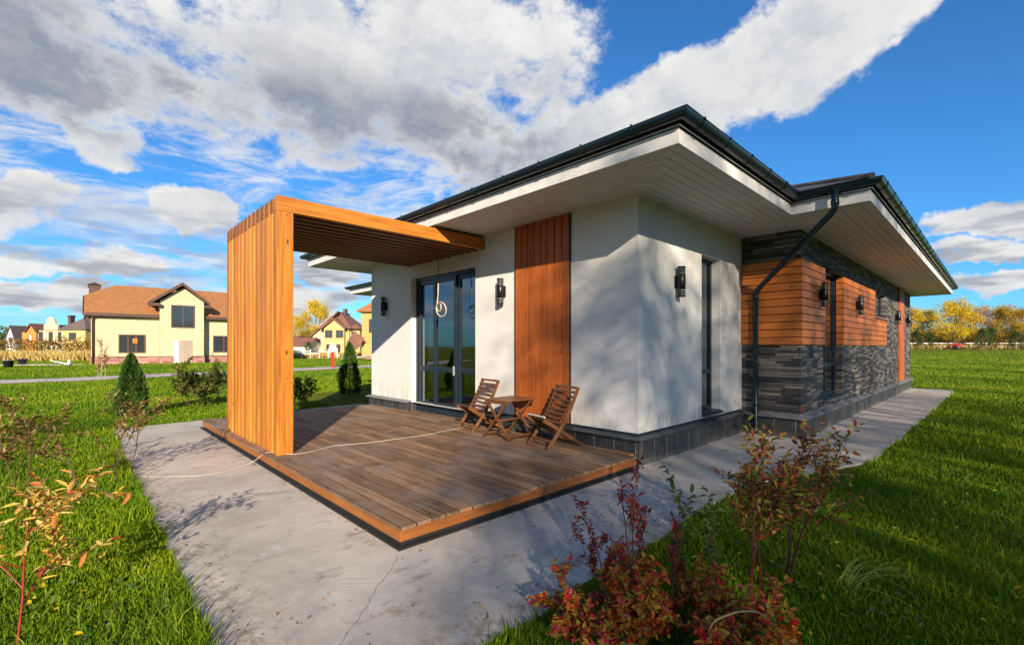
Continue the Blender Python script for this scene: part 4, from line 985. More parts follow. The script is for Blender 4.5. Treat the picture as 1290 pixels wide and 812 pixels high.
# ------------------------------------------------------------------ trees
def tree_parts(seed, h, crown, leafm, barkm, nleaf, ll, narrow=1., open_=.5, levels=3, base=.25, rad=None, name='tree', density_clump=.55):
    """returns (trunk object, crown object) at the origin, unparented"""
    r = random.Random(seed); g = np.random.default_rng(seed); out = []
    rad = rad or h*.016
    pts = [Vector((0, 0, -.1))]; rads = [rad*1.25]
    for i in range(10):
        t = (i+1)/10; pts.append(Vector((r.gauss(0, .012)*h*t, r.gauss(0, .012)*h*t, h*.92*t))); rads.append(rad*(1-.88*t))
    out.append((0, pts, rads)); nb = 15
    for k in range(nb):
        t = base+(.95-base)*k/nb+r.random()*.03; i = min(9, int(t*10)); q = pts[i].lerp(pts[i+1], t*10-i); a = k*2.4+r.random()
        ln = crown*.5*(1-.55*abs((t-base)/(1-base)*2-.75))*(.75+.5*r.random())
        grow(r, q, (math.cos(a), math.sin(a), .55+.7*t), ln, rads[i]*.55, 1, levels, out, .75, .25, 3, 4, .14, .62)
    mb = MB()
    for lev, p, rd in out: mb.tube(p, rd, 8 if lev == 0 else 4 if lev < 3 else 3, False)
    tr = mb.build('trunk', barkm)
    tips = [p[-1] for lev, p, rd in out if lev >= levels-0] + [p[2] for lev, p, rd in out if lev >= levels]
    tips = np.array([tuple(x) for x in tips]); n = nleaf
    keep = g.random(len(tips)) < (1-open_*.5); tips = tips[keep] if keep.sum() > 8 else tips
    c = tips[g.integers(0, len(tips), n)]; P = c+g.normal(size=(n, 3))*np.array([1, 1, .8])*crown*.055*density_clump*2; P[:, 0:2] *= narrow
    D = rv(n, g)+np.array([0, 0, -.3]); N = rv(n, g)
    cr = leaves_mesh('crown', P, D, N, ll*g.uniform(.6, 1.3, n), ll*.75*g.uniform(.6, 1.2, n), leafm, None, False)
    return tr, cr
def place_tree(src, name, label, cat, loc, rz, sc, group):
    T = thing(name, label, cat, loc, rz, group); T.scale = (sc, sc, sc) if not hasattr(sc, '__len__') else sc
    first = not src[0].parent
    for s in src:
        o = s if first else s.copy()
        if not first: C.objects.link(o)
        o.parent = T
    return T
yel = tree_parts(101, 8.5, 7.5, M['l_yellow'], M['bark'], 9000, .22, base=.12, open_=.1)
yel2 = tree_parts(102, 9.0, 6.0, M['l_yellow'], M['bark'], 8000, .22, base=.10, open_=.15)
oli = tree_parts(103, 8.5, 7.0, M['l_olive'], M['bark'], 7500, .22, base=.12, open_=.3)
pnk = tree_parts(104, 9.0, 5.5, M['l_pink'], M['bark_pale'], 2600, .20, base=.2, open_=.6)
def zr(s, d): x, y, _ = cp(s, d); return float(hgt(x, y))
TG = 'autumn trees beyond the far lawn'
rt = [(yel2, 72.2, 84, .80, 'golden tree at the back lawn edge closest to the house end'),
      (yel, 77.2, 86, .74, 'low rounded golden tree second from the house end'),
      (pnk, 80.5, 95, .80, 'thin russet tree rising above the golden row'),
      (yel, 76.3, 80, .86, 'large full golden tree with the widest crown beyond the white rail fence'),
      (yel2, 82.3, 84, .76, 'golden tree with a narrow crown right of the widest golden one'),
      (pnk, 84.8, 84, .85, 'sparse pale russet tree with sky showing through'),
      (pnk, 88.8, 86, .82, 'second sparse pale russet tree with visible limbs'),
      (oli, 87.5, 82, .80, 'olive gold tree near the right edge of the photo'),
      (oli, 92.5, 84, .80, 'olive gold tree cut by the right edge of the photo'),
      (pnk, 97., 92, .92, 'tall bare topped tree behind the olive gold ones'),
      (yel, 101., 84, .8, 'golden tree just outside the right edge'), (oli, 107., 84, .8, 'olive tree farther right outside the edge'),
      (yel2, 68., 90, .8, 'golden tree hidden behind the far end of the house'), (oli, 64., 92, .75, 'olive gold tree hidden behind the house end')]
for i, (src, s, d, sc, lab) in enumerate(rt):
    place_tree(src, 'autumn_tree', lab, 'tree', cp(s, d, zr(s, d)), i*1.7, (sc, sc, sc), TG)
# left: trees behind the houses seen through the canopy frame
place_tree(yel2, 'autumn_tree', 'tall golden tree behind the yellow house seen through the canopy frame', 'tree', cp(-43.2, 102, 0), 2, (1.05, 1.05, 1.22), 'trees behind the far houses')
place_tree(yel, 'autumn_tree', 'shorter golden tree at the left of the gap beside the slatted wall', 'tree', cp(-46., 100, 0), 1, (.62, .62, .85), 'trees behind the far houses')
place_tree(oli, 'autumn_tree', 'olive tree low behind the red roofed cottage', 'tree', cp(-43, 97, 0), 4, .55, 'trees behind the far houses')
# garden shrubs and small conifers along the far fence on the right
gs = tree_parts(108, 3.0, 2.0, M['l_green'], M['bark'], 2600, .12, base=.05, open_=.05)
for i, (s, d, sc, lab) in enumerate([(68.8, 79, (1, 1, 1.05), 'dark green shrub at the rail fence nearest the house end'), (71.2, 79, (.7, .7, .9), 'slim green shrub second along the rail fence'),
        (78.6, 77.5, (.95, .95, 1.15), 'upright green shrub in the middle of the rail fence'), (81.6, 79, (.9, .9, 1.2), 'green shrub just right of the middle one at the rail fence'),
        (84.6, 78, (1.2, 1.2, 1.0), 'broad dark green shrub near the right end of the rail fence'), (92, 79, (1, 1, .9), 'green shrub beyond the right edge of the photo')]):
    place_tree(gs, 'fence_shrub', lab, 'shrub', cp(s, d, zr(s, d)), i*1.3, sc, 'green shrubs along the far fence')
# low hedge in autumn colours behind that fence (uncountable)
def scatter_foliage(name, label, cat, pts, n, hfun, spread, ll, m, seed, kind='stuff'):
    g = np.random.default_rng(seed); pts = np.array(pts); k = g.random(n)*(len(pts)-1); i = k.astype(int); t = (k-i)[:, None]
    P = pts[i]*(1-t)+pts[i+1]*t
    lump = .55+.45*np.sin(k*9.7+np.sin(k*3.1)*2)*np.sin(k*4.3+1)
    h = hfun*(.45+.55*lump)*g.random(n)**.8; W = spread*(g.normal(size=(n, 2))*.5)
    xyz = np.stack([P[:, 0]+W[:, 0], P[:, 1]+W[:, 1], hgt(P[:, 0]+W[:, 0], P[:, 1]+W[:, 1])+h], 1)
    o = leaves_mesh(name, xyz, rv(n, g)+[0, 0, .4], rv(n, g), ll*g.uniform(.6, 1.3, n), ll*.7*g.uniform(.6, 1.3, n), m, None, False)
    return tag(o, label, cat, None, kind)
scatter_foliage('mixed_hedge', 'low straggly hedge in russet and olive behind the white rail fence', 'hedge', [cp(s, d)[:2] for s, d in ((62, 84), (75, 84), (88, 83), (104, 83))], 26000, 3.6, 2.2, .24, M['l_mix'], 5)
scatter_foliage('flower_border', 'patchy border of russet, pink and yellow garden plants in front of the white rail fence', 'garden plants', [cp(s, d)[:2] for s, d in ((62, 79.5), (75, 79.2), (88, 79), (104, 79))], 6500, 1.15, 1.3, .18, M['border'], 6)
scatter_foliage('autumn_scrub', 'tall golden olive scrub filling the gaps under the autumn trees', 'scrub', [cp(s, d)[:2] for s, d in ((60, 90), (76, 89), (90, 88), (110, 88))], 20000, 5.5, 3., .3, M['l_olive'], 7)
# white rail fence
fx = [(60., 81.), (104., 81.)]
FN = thing('rail_fence', 'white two rail wooden fence along the far edge of the right lawn', 'fence', cp(60, 81, zr(60, 81)))
for k in range(16):
    s = 62+k*2.6; x, y, z = cp(s, 81, zr(s, 81)); mb = MB(); mb.box(x-.05, x+.05, y-.05, y+.05, z-.1, z+1.25); rel(mb, FN, 'post', M['paint_white'])
for zz in (.55, 1.1):
    mb = MB()
    for k in range(15):
        a = cp(62+k*2.6, 80.95, zr(62+k*2.6, 81)+zz); b = cp(62+(k+1)*2.6, 80.95, zr(62+(k+1)*2.6, 81)+zz); mb.bar(a, b, .04, .10)
    rel(mb, FN, 'rail', M['paint_white'])
# flower tub with red blooms
x, y, z = cp(74.8, 78, zr(74.8, 78)); FT = thing('flower_tub', 'dark tub of red flowers in front of the far rail fence', 'flower tub', (x, y, z))
mb = MB(); mb.lathe((0, 0, 0), [(0, 0), (.45, 0), (.62, .5), (.55, .5), (.5, .42), (0, .42)], 16); mb.build('tub', M['bucketm'], FT)
g = np.random.default_rng(3); n = 500; P = rv(n, g)*g.random((n, 1))**.4*[.7, .7, .35]+[0, 0, .75]
leaves_mesh('flowers', P, rv(n, g), rv(n, g), g.uniform(.1, .2, n), g.uniform(.1, .2, n), M['hedgeflower'], FT, False)
# far cabin on the right behind hedge
def simple_house(name, label, s0, s1, d, dep, zb, ze, zr_, wallm, roofm, ov=.4, gable=True, group=None, ridge='s'):
    """box house whose front lies across the view between s0 and s1"""
    T = thing(name, label, 'house', cp((s0+s1)/2, d+dep/2, zb), R(YAW-90), group)
    w2 = (s1-s0)/2; d2 = dep/2; e = ze-zb; t = zr_-zb
    mb = MB(); mb.box(-w2, w2, -d2, d2, -.3, e)
    if gable and ridge == 's':
        mb.add([(-w2, -d2, e), (-w2, d2, e), (-w2, 0, t-.05), (w2, -d2, e), (w2, d2, e), (w2, 0, t-.05)], [(0, 1, 2), (3, 4, 5)])
    elif gable: mb.add([(-w2, -d2, e), (w2, -d2, e), (0, -d2, t-.05), (-w2, d2, e), (w2, d2, e), (0, d2, t-.05)], [(0, 1, 2), (3, 4, 5)])
    mb.build('wall', wallm, T)
    mb = MB()
    if not gable:
        hip(mb, -w2-ov, w2+ov, -d2-ov, d2+ov, e-.05, (t-e)/(min(w2, d2)+ov))
        mb.box(-w2-ov, w2+ov, -d2-ov, d2+ov, e-.2, e-.055)
    elif ridge == 's':
        th = .18; k = (t-e)/d2
        for sg in (-1, 1):
            y1 = sg*(d2+ov); z1 = e-ov*k; mb.add([(-w2-ov, y1, z1), (w2+ov, y1, z1), (w2+ov, 0, t), (-w2-ov, 0, t), (-w2-ov, y1, z1+th), (w2+ov, y1, z1+th), (w2+ov, 0, t+th), (-w2-ov, 0, t+th)],
                [(0, 1, 2, 3), (4, 5, 6, 7), (0, 1, 5, 4), (1, 2, 6, 5), (3, 0, 4, 7)])
    else:
        th = .18; k = (t-e)/w2
        for sg in (-1, 1):
            x1 = sg*(w2+ov); z1 = e-ov*k; mb.add([(x1, -d2-ov, z1), (x1, d2+ov, z1), (0, d2+ov, t), (0, -d2-ov, t), (x1, -d2-ov, z1+th), (x1, d2+ov, z1+th), (0, d2+ov, t+th), (0, -d2-ov, t+th)],
                [(0, 1, 2, 3), (4, 5, 6, 7), (0, 1, 5, 4), (1, 2, 6, 5), (3, 0, 4, 7)])
    mb.build('roof', roofm, T); T['fy'] = -d2
    return T
def wwin(T, x0, x1, z0, z1, m=None, y=None, fm=None, mull=1):
    y = T['fy'] if y is None else y; fm = fm or M['roof_dark']
    mb = MB(); f = .09; mb.box(x0-f, x1+f, y-.06, y+.02, z0-f, z0); mb.box(x0-f, x1+f, y-.06, y+.02, z1, z1+f); mb.box(x0-f, x0, y-.06, y+.02, z0, z1); mb.box(x1, x1+f, y-.06, y+.02, z0, z1)
    for k in range(mull): c = x0+(x1-x0)*(k+1)/(mull+1); mb.box(c-.05, c+.05, y-.055, y+.02, z0, z1)
    w_ = mb.build('window', fm, T); mb = MB(); mb.box(x0, x1, y-.02, y-.008, z0, z1); mb.build('pane', m or M['dglass'], w_)
    return w_

# ------------------------------------------------------------------ big yellow brick house (left)
tx, ty = .741, .671
ox, oy, _ = cp(-35.85, 39.5)
tw = Vector((FW[0]*ty+RT[0]*tx, FW[1]*ty+RT[1]*tx, 0)).normalized()
BHs = thing('brick_house', 'large yellow brick house with brown orange roof and a central gable', 'house', (ox, oy, -.05), math.atan2(tw.y, tw.x))
# local x along facade, local y away behind
EZ = 4.4
mb = MB(); mb.box(.0, 13.7, 0, 9.2, .62, EZ-.02); mb.box(4.64, 7.97, -.9, 0, .62, 5.3)
mb.add([(4.64, -.9, 5.3), (7.97, -.9, 5.3), (7.97, -.9, 5.75), (6.37, -.9, 7.0), (4.64, -.9, 5.75)], [(0, 1, 2, 3, 4)])
mb.box(4.64, 7.97, 0, 2.6, EZ, 5.3)
mb.add([(0, 0, EZ-.02), (0, 9.2, EZ-.02), (0, 6.9, 5.9), (0, 2.3, 5.9)], [(0, 1, 2, 3)])
mb.build('wall', M['yellow_brick'], BHs)
mb = MB(); mb.box(-.05, 13.75, -.06, 9.3, -.4, .62); mb.box(4.59, 5.6, -.96, -.06, -.4, .62); mb.box(7.06, 8.02, -.96, -.06, -.4, .62); mb.box(5.6, 7.06, -.5, -.06, -.4, .62); mb.build('plinth', M['plinth_stone'], BHs)
mb = MB(); mb.box(-.07, 13.77, -.08, 0, .62, .70); mb.box(4.57, 5.6, -.98, -.9, .62, .70); mb.box(7.06, 8.04, -.98, -.9, .62, .70); mb.build('plinth_band', M['roof_dark'], BHs)
mb = MB(); e = .5
V = [(-e, -e, EZ), (14.2, -e, EZ), (14.2, 4.6, 7.4), (1.7, 4.6, 7.4), (-e, 2.3, 6.05), (-e, 6.9, 6.05), (-e, 9.7, EZ), (14.2, 9.7, EZ)]
mb.add(V, [(0, 1, 2, 3, 4), (4, 3, 5), (5, 3, 2, 7, 6)]); mb.build('roof', M['roof_brown'], BHs)
mb = MB(); mb.box(-e-.03, 14.2, -e-.06, -e+.03, EZ-.2, EZ+.06); mb.bar((-e, -e, EZ-.06), (-e, 2.3, 5.99), .06, .22); mb.bar((-e, 9.7, EZ-.06), (-e, 6.9, 5.99), .06, .22); mb.box(-e+.03, 14.1, -e+.03, -.001, EZ-.16, EZ-.10); mb.build('eave_board', M['roof_dark'], BHs)
mb = MB(); mb.bar((-e+.05, .2, EZ), (-.02, .2, EZ-.7), .14, .14, (0, 1, 0)); mb.bar((-e+.05, 2.4, 5.5), (-.02, 2.4, 4.8), .14, .14, (0, 1, 0)); mb.build('eave_bracket', M['roof_dark'], BHs)
gx0, gx1, gy = 3.93, 8.42, -1.4; cx_ = 6.27; zt = 7.2; ze = 5.42; th = .28
mb = MB()
for x1 in (gx0, gx1):
    mb.add([(x1, gy, ze), (x1, 3.6, ze), (cx_, 3.6, zt), (cx_, gy, zt), (x1, gy, ze+th), (x1, 3.6, ze+th), (cx_, 3.6, zt+th), (cx_, gy, zt+th)], [(0, 1, 2, 3), (4, 5, 6, 7), (0, 3, 7, 4), (0, 1, 5, 4), (1, 2, 6, 5)])
mb.box(gx0-.05, gx0+.70, gy+.02, -.3, ze-.20, ze+.05); mb.box(gx1-.42, gx1+.05, gy+.02, -.3, ze-.20, ze+.05)
mb.build('gable_roof', M['roof_dark'], BHs)
mb = MB(); mb.box(-.15, .65, 6.1, 6.9, 4.6, 7.35); mb.box(-.22, .72, 6.03, 6.97, 7.2, 7.35); mb.add([(-.25, 6.0, 7.45), (.75, 6.0, 7.45), (.75, 7.0, 7.45), (-.25, 7.0, 7.45), (.25, 6.5, 7.75)], [(0, 1, 4), (1, 2, 4), (2, 3, 4), (3, 0, 4), (3, 2, 1, 0)]); mb.build('chimney', M['roof_dark'], BHs)
BHs['fy'] = 0.
wwin(BHs, 1.88, 3.56, 1.1, 2.55, mull=2); wwin(BHs, 8.95, 10.6, 1.1, 2.55, mull=1); wwin(BHs, 11.6, 13.0, 1.1, 2.55, mull=1); wwin(BHs, 5.53, 7.14, 3.4, 5.3, y=-.9, mull=1)
mb = MB(); mb.box(5.63, 6.03, -.93, -.86, .05, 2.15); mb.build('side_panel', M['pale_panel'], BHs)
mb = MB(); mb.box(6.05, 7.04, -.93, -.86, .05, 2.15)
for k in range(5): mb.box(6.07+k*.195, 6.25+k*.195, -.955, -.931, .08, 2.12)
mb.build('door', M['doorpanel'], BHs)
mb = MB(); mb.tube([(.12, -.5, EZ-.1), (.12, -.12, EZ-.45), (.12, -.12, .0)], .07, 8); mb.build('downpipe', M['roof_dark'], BHs)
mb = MB(); mb.box(2.75, 3.1, -.12, -.07, 1.85, 2.3); mb.build('notice_board', M['orange_y'], BHs)

# ------------------------------------------------------------------ far houses
# ornate cream and orange house
K = 98/584.
def sx(u, k=K): return (u-645)*k
T = simple_house('ornate_house', 'cream house with a curved gable top and grey hipped roof behind the dry grass', sx(78), sx(108), 98, 9, 0, 5.3, 7.8, M['house_yel'], M['roof_grey'], gable=False)
c0 = (sx(78)+sx(108))/2
def lx(u): return sx(u)-c0
mb = MB(); mb.box(lx(45), lx(79), T['fy']+.6, T['fy']+7, -.3, 5.0)
pr = [(lx(53), 5.0), (lx(53), 6.2), (lx(56), 6.3)]
cxm = lx(61.5); rad_ = lx(67)-lx(61.5)
for k in range(11): a = math.pi*(1-k/10); pr.append((cxm+rad_*math.cos(a), 6.7+rad_*1.2*math.sin(a)))
pr += [(lx(68), 6.3), (lx(71), 6.2), (lx(71), 5.0)]
n = len(pr); y0 = T['fy']+.45
mb.add([(p[0], y0, p[1]) for p in pr]+[(p[0], y0+.4, p[1]) for p in pr], [tuple(range(n)), tuple(range(2*n-1, n-1, -1))]+[(i, (i+1) % n, n+(i+1) % n, n+i) for i in range(n)])
mb.build('central_wall', M['house_cream'], T)
mb = MB(); hip(mb, lx(44), lx(80), T['fy']+.3, T['fy']+7.4, 5.0, .42); mb.build('central_roof', M['roof_grey'], T)
mb = MB(); mb.box(lx(27), lx(44.9), T['fy']+.2, T['fy']+7, -.3, 4.6); mb.add([(lx(33), T['fy']+.2, 4.6), (lx(44.9), T['fy']+.2, 4.6), (lx(39), T['fy']+.2, 6.1)], [(0, 1, 2)]); mb.build('orange_wing', M['house_org'], T)
mb = MB(); yy = T['fy']
for a, b in (((lx(32), 4.5), (lx(39), 6.25)), ((lx(39), 6.25), (lx(46), 4.6))):
    mb.add([(a[0], yy-.2, a[1]), (b[0], yy-.2, b[1]), (b[0], yy+7, b[1]), (a[0], yy+7, a[1]), (a[0], yy-.2, a[1]+.2), (b[0], yy-.2, b[1]+.2), (b[0], yy+7, b[1]+.2), (a[0], yy+7, a[1]+.2)], [(0, 1, 5, 4), (4, 5, 6, 7), (0, 1, 2, 3)])
mb.build('orange_wing_roof', M['roof_red'], T)
mb = MB(); mb.box(lx(69), lx(72.5), T['fy']+3, T['fy']+4, 5, 8.3); mb.box(lx(68.5), lx(73), T['fy']+2.9, T['fy']+4.1, 8.0, 8.35); mb.build('chimney', M['roof_dark'], T)
for u in (46.5, 59, 71): wwin(T, lx(u), lx(u+4.2), 2.7, 4.6, y=T['fy']+.58, mull=0)
for u in (59, 71): wwin(T, lx(u), lx(u+4.2), .3, 2.0, y=T['fy']+.58, mull=0, m=M['pale_panel'])
wwin(T, lx(88), lx(96), 3.0, 4.4); wwin(T, lx(36.5), lx(39.5), 2.6, 4.0, y=T['fy']+.18, mull=0, m=M['pale_panel'])
mb = MB(); mb.box(lx(52), lx(69), T['fy']-.6, T['fy']+.6, 2.35, 2.5)
for k in range(15): x = lx(52.2)+k*(lx(69)-lx(52.4))/14; mb.box(x-.02, x+.02, T['fy']-.58, T['fy']-.54, 2.5, 3.2)
mb.box(lx(52), lx(69), T['fy']-.6, T['fy']-.52, 3.2, 3.26); mb.build('balcony', M['roof_dark'], T)
T = simple_house('white_cottage', 'small white gabled cottage at the far left behind bushes', sx(8, 110/584), sx(20, 110/584), 110, 9, 0, 3.2, 6.4, M['house_white'], M['roof_grey'], gable=True, ridge='d', ov=.3); wwin(T, -.3, .3, 2.8, 3.6, mull=0)
T = simple_house('grey_roof_shed', 'low white shed with a long grey roof beside the white cottage', sx(20.5, 112/584), sx(31, 112/584), 112, 8, 0, 3.2, 6.2, M['house_white'], M['roof_grey'], ridge='s', ov=.2)
# houses seen through the canopy frame
k9 = 90/584.
T = simple_house('yellow_house', 'yellow two storey house with a maroon gabled roof seen through the canopy frame', (408-645)*k9, (440-645)*k9, 90, 9, 0, 5.2, 8.3, M['house_yel'], M['roof_red'], gable=False, ov=.7)
c0 = ((408+440)/2-645)*k9; l9 = lambda u: (u-645)*k9-c0; fy = T['fy']
mb = MB(); mb.box(l9(411), l9(436), fy-1.0, fy, -.3, 5.0); mb.add([(l9(411), fy-1, 5.0), (l9(436), fy-1, 5.0), (l9(423.5), fy-1, 6.6)], [(0, 1, 2)]); mb.build('bay', M['house_yel'], T)
mb = MB()
for a, b in (((l9(408), 4.85), (l9(423.5), 6.75)), ((l9(423.5), 6.75), (l9(439), 4.85))):
    mb.add([(a[0], fy-1.5, a[1]), (b[0], fy-1.5, b[1]), (b[0], fy+2, b[1]), (a[0], fy+2, a[1]), (a[0], fy-1.5, a[1]+.3), (b[0], fy-1.5, b[1]+.3), (b[0], fy+2, b[1]+.3), (a[0], fy+2, a[1]+.3)], [(0, 1, 5, 4), (4, 5, 6, 7), (0, 1, 2, 3)])
mb.build('bay_roof', M['roof_red'], T)
wwin(T, l9(413), l9(421), 3.3, 4.6, y=fy-1, mull=1); wwin(T, l9(426.5), l9(434.5), 3.3, 4.6, y=fy-1, mull=1); wwin(T, l9(414.5), l9(418), .5, 1.9, y=fy-1, mull=0); wwin(T, l9(427), l9(431), .5, 1.9, y=fy-1, mull=0)
mb = MB(); mb.box(l9(391.5), l9(408), fy+1, fy+8, -.3, 3.6); mb.add([(l9(391.5), fy+1, 3.6), (l9(408), fy+1, 3.6), (l9(408), fy+1, 5.6)], [(0, 1, 2)]); mb.build('left_wing', M['house_cream'], T)
mb = MB(); a, b = (l9(389.5), 3.4), (l9(424), 8.1); mb.add([(a[0], fy+.4, a[1]), (b[0], fy+.4, b[1]), (b[0], fy+8, b[1]), (a[0], fy+8, a[1]), (a[0], fy+.4, a[1]+.3), (b[0], fy+.4, b[1]+.3), (b[0], fy+8, b[1]+.3), (a[0], fy+8, a[1]+.3)], [(0, 1, 5, 4), (4, 5, 6, 7), (0, 1, 2, 3)]); mb.build('left_wing_roof', M['roof_red'], T)
mb = MB(); mb.box(l9(436.1), l9(452), fy+.6, fy+8, -.3, 4.9); mb.build('right_wing', M['house_yel'], T)
mb = MB(); hip(mb, l9(436), l9(455), fy-.2, fy+8.4, 4.95, .7); mb.build('right_wing_roof', M['roof_red'], T)
mb = MB(); mb.box(l9(423), l9(426.5), fy+4, fy+5, 7.6, 9.2); mb.build('chimney', M['roof_dark'], T)
wwin(T, l9(442), l9(447), 2.6, 4.4, y=fy+.6, mull=0); wwin(T, l9(397.5), l9(401), 1.7, 3.0, y=fy+1, mull=0)
simple_house('red_roof_cottage', 'low white cottage with a maroon roof left of the yellow house', (360-645)*86/584, (389-645)*86/584, 86, 6, 0, 1.7, 3.1, M['house_white'], M['roof_red'], ridge='s', ov=.3)
simple_house('white_block', 'plain white house behind the low maroon roofed cottage', (365-645)*96/584, (385-645)*96/584, 96, 6, 0, 3.3, 3.9, M['house_white'], M['roof_dark'], gable=False, ov=.3)
T = simple_house('yellow_brick_house', 'orange yellow brick house partly hidden by the white wall of the modern house', (456-645)*60/584, (515-645)*60/584, 60, 8, 0, 6.2, 9.0, M['orange_brick'], M['roof_brown'], gable=False, ov=.55)
x0 = -(515-456)/2*60/584; wwin(T, x0+1.0, x0+1.6, 3.4, 5.0, mull=0); wwin(T, x0+3.4, x0+4.8, 3.4, 5.0); wwin(T, x0+3.4, x0+4.8, .9, 2.3)
mb = MB(); V = [(x0-.9, T['fy']-1.2, 1.6), (x0+.1, T['fy']-1.2, 3.0)]; mb.bar(V[0], V[1], 1.6, .15, (0, 1, 0)); mb.build('porch_roof', M['roof_red'], T)
for i, (s, d, sc, lab) in enumerate([(-36.9, 84, (.75, .75, .78), 'dark green conifer between the maroon roofed cottage and the yellow house'), (-40.5, 83, (.7, .7, .8), 'green bush in front of the maroon roofed cottage'),
                                      (-27.5, 78, (.5, .5, .55), 'small green bush at the right end of the yellow house')]):
    place_tree(gs, 'garden_bush', lab, 'bush', cp(s, d, 0), i*2, sc, 'green bushes in front of the far houses')
# dry grass field, thickets and far forest
def tufts(name, label, cat, n, srange, drange, hh, w, m, seed):
    g = np.random.default_rng(seed); s = g.uniform(*srange, n); d = g.uniform(*drange, n)
    x = FW[0]*d+RT[0]*s; y = FW[1]*d+RT[1]*s; z = hgt(x, y); h = hh*g.uniform(.5, 1.2, n)*(.75+.25*np.sin(s*.9)*np.sin(d*.7+s*.3))
    a = g.uniform(0, 6.28, n); sx_ = np.cos(a)*w; sy_ = np.sin(a)*w; lx_ = g.normal(size=n)*.25*h; ly_ = g.normal(size=n)*.25*h
    V = np.stack([np.stack([x-sx_, y-sy_, z], 1), np.stack([x+sx_, y+sy_, z], 1), np.stack([x+lx_, y+ly_, z+h], 1)], 1).reshape(-1, 3)
    F = np.arange(n*3).reshape(-1, 3); return tag(npmesh(name, V, F, m), label, cat, None, 'stuff')
tufts('dry_grass', 'band of tall straw coloured grass before the far left houses', 'dry grass', 26000, (-90, -39.5), (50, 74), 1.15, .09, M['dry'], 4)
tufts('dry_grass', 'strip of dry grass before the houses seen through the canopy frame', 'dry grass', 12000, (-36, -10), (62, 72), .9, .09, M['dry'], 5)
scatter_foliage('thicket', 'russet and olive thicket behind the dry grass at the far left', 'thicket', [cp(s, d)[:2] for s, d in ((-110, 80), (-85, 79), (-72, 80), (-63, 82))], 9000, 3.4, 2.5, .3, M['l_mix'], 9)
scatter_foliage('thicket', 'low straggly bushes in the dry grass before the ornate house', 'thicket', [cp(s, d)[:2] for s, d in ((-72, 76), (-60, 75), (-50, 74), (-42, 74))], 3000, 1.7, 2.5, .25, M['l_mix'], 19)
scatter_foliage('far_forest', 'dark forest line along the horizon behind the houses', 'forest', [cp(s, d)[:2] for s, d in ((-520, 160), (-330, 210), (-220, 230), (-120, 240), (-20, 260), (120, 300), (260, 270))], 42000, 11.5, 22, 1.5, M['l_forest'], 12)
hm = MB()
V = []; F = []; n = 120
for i in range(n+1):
    s = -1400+2600*i/n; z = 14+10*math.sin(i*.21)+6*math.sin(i*.47+1)
    V += [cp(s, 900, -2), cp(s*1.1, 1100, max(z, 6))]
for i in range(n): F.append((2*i, 2*i+2, 2*i+3, 2*i+1))
hm.add(V, F, True); M['hill'] = plain('distant_wooded_hill', (.035, .06, .045), .95, 0, .3, .01, 0); struct(hm.build('hills', M['hill']))
# small things on the far lawn
for i, (u, v, h) in enumerate([(10.5, 462.5, .5), (28, 459, .48)]):
    d = 584.55*1.5/(v-436.6); p = cp((u-645)/584.55*d, d, -.03)
    B = thing('bucket', ['black plastic bucket at the far left end of the lawn', 'smaller looking black bucket nearer the dry grass'][i], 'bucket', p, 0, 'black buckets on the far left lawn')
    mb = MB(); mb.lathe((0, 0, 0), [(0, .02), (.22, .02), (.30, h), (.33, h), (.33, h+.03), (.28, h+.03), (.20, .05), (0, .05)], 16); mb.build('pail', M['bucketm'], B)
    mb = MB(); mb.tube([(.3*math.cos(a), 0, h+.02+.05*math.sin(a)) for a in [math.pi*k/10 for k in range(11)]], .01, 5); mb.build('handle', M['trim'], B)
x, y, z = cp(-37.6, 38.6, 0.03); mb = MB(); mb.tube([cp(-38.6, 38.8, .35), cp(-37.0, 38.6, .08)], .045, 8); mb.tube([cp(-36.75, 38.5, .0), cp(-36.75, 38.5, .42)], .10, 10); tag(mb.build('white_pipe', M['paint_white']), 'white pipe piece leaning on a stub at the bare patch', 'pipe')
d = 34.; p = cp((419-645)/584.55*d, d, 0)
G = thing('utility_post', 'red post carrying a white meter box on the lawn', 'meter post', p)
mb = MB(); mb.box(-.10, .10, -.08, .08, -.05, 1.12); mb.build('post', M['red'], G, .01)
mb = MB(); mb.box(-.21, .21, -.15, .15, 1.12, 1.58); mb.box(-.12, .0, -.06, .06, 1.58, 1.78); mb.build('meter_box', M['paint_white'], G, .01)
# rough pole fence on the lawn behind the post
FP = thing('pole_fence', 'broken pale pole fence at the edge of the dry grass', 'fence', cp(-27, 60, 0))
r = random.Random(4)
for k in range(9):
    s = -29.5+k*1.15; p0 = cp(s, 60, -.1); mb = MB(); mb.tube([p0, (p0[0], p0[1], 1.15+.2*r.random())], .07, 6); rel(mb, FP, 'post', M['paint_white'])
for (a, b, z0_, z1_) in ((-29.5, -24.8, .6, .65), (-24.6, -22.2, 1.0, .35), (-21.8, -20.0, .5, .5), (-29.4, -26, 1.0, .95)):
    mb = MB(); mb.tube([cp(a, 59.9, z0_), cp(b, 59.9, z1_)], .06, 6); rel(mb, FP, 'rail', M['paint_white'])
FP2 = thing('timber_pile', 'low pile of pale boards beside the orange yellow brick house', 'timber pile', cp(-18, 52, 0))
for k in range(7):
    mb = MB(); mb.bar(cp(-19.2+.1*k, 52-.15*k, .15+.12*(k % 3)), cp(-16.0+.1*k, 52.4-.15*k, .2+.12*(k % 4)), .18, .08); rel(mb, FP2, 'board', M['bark_pale'])

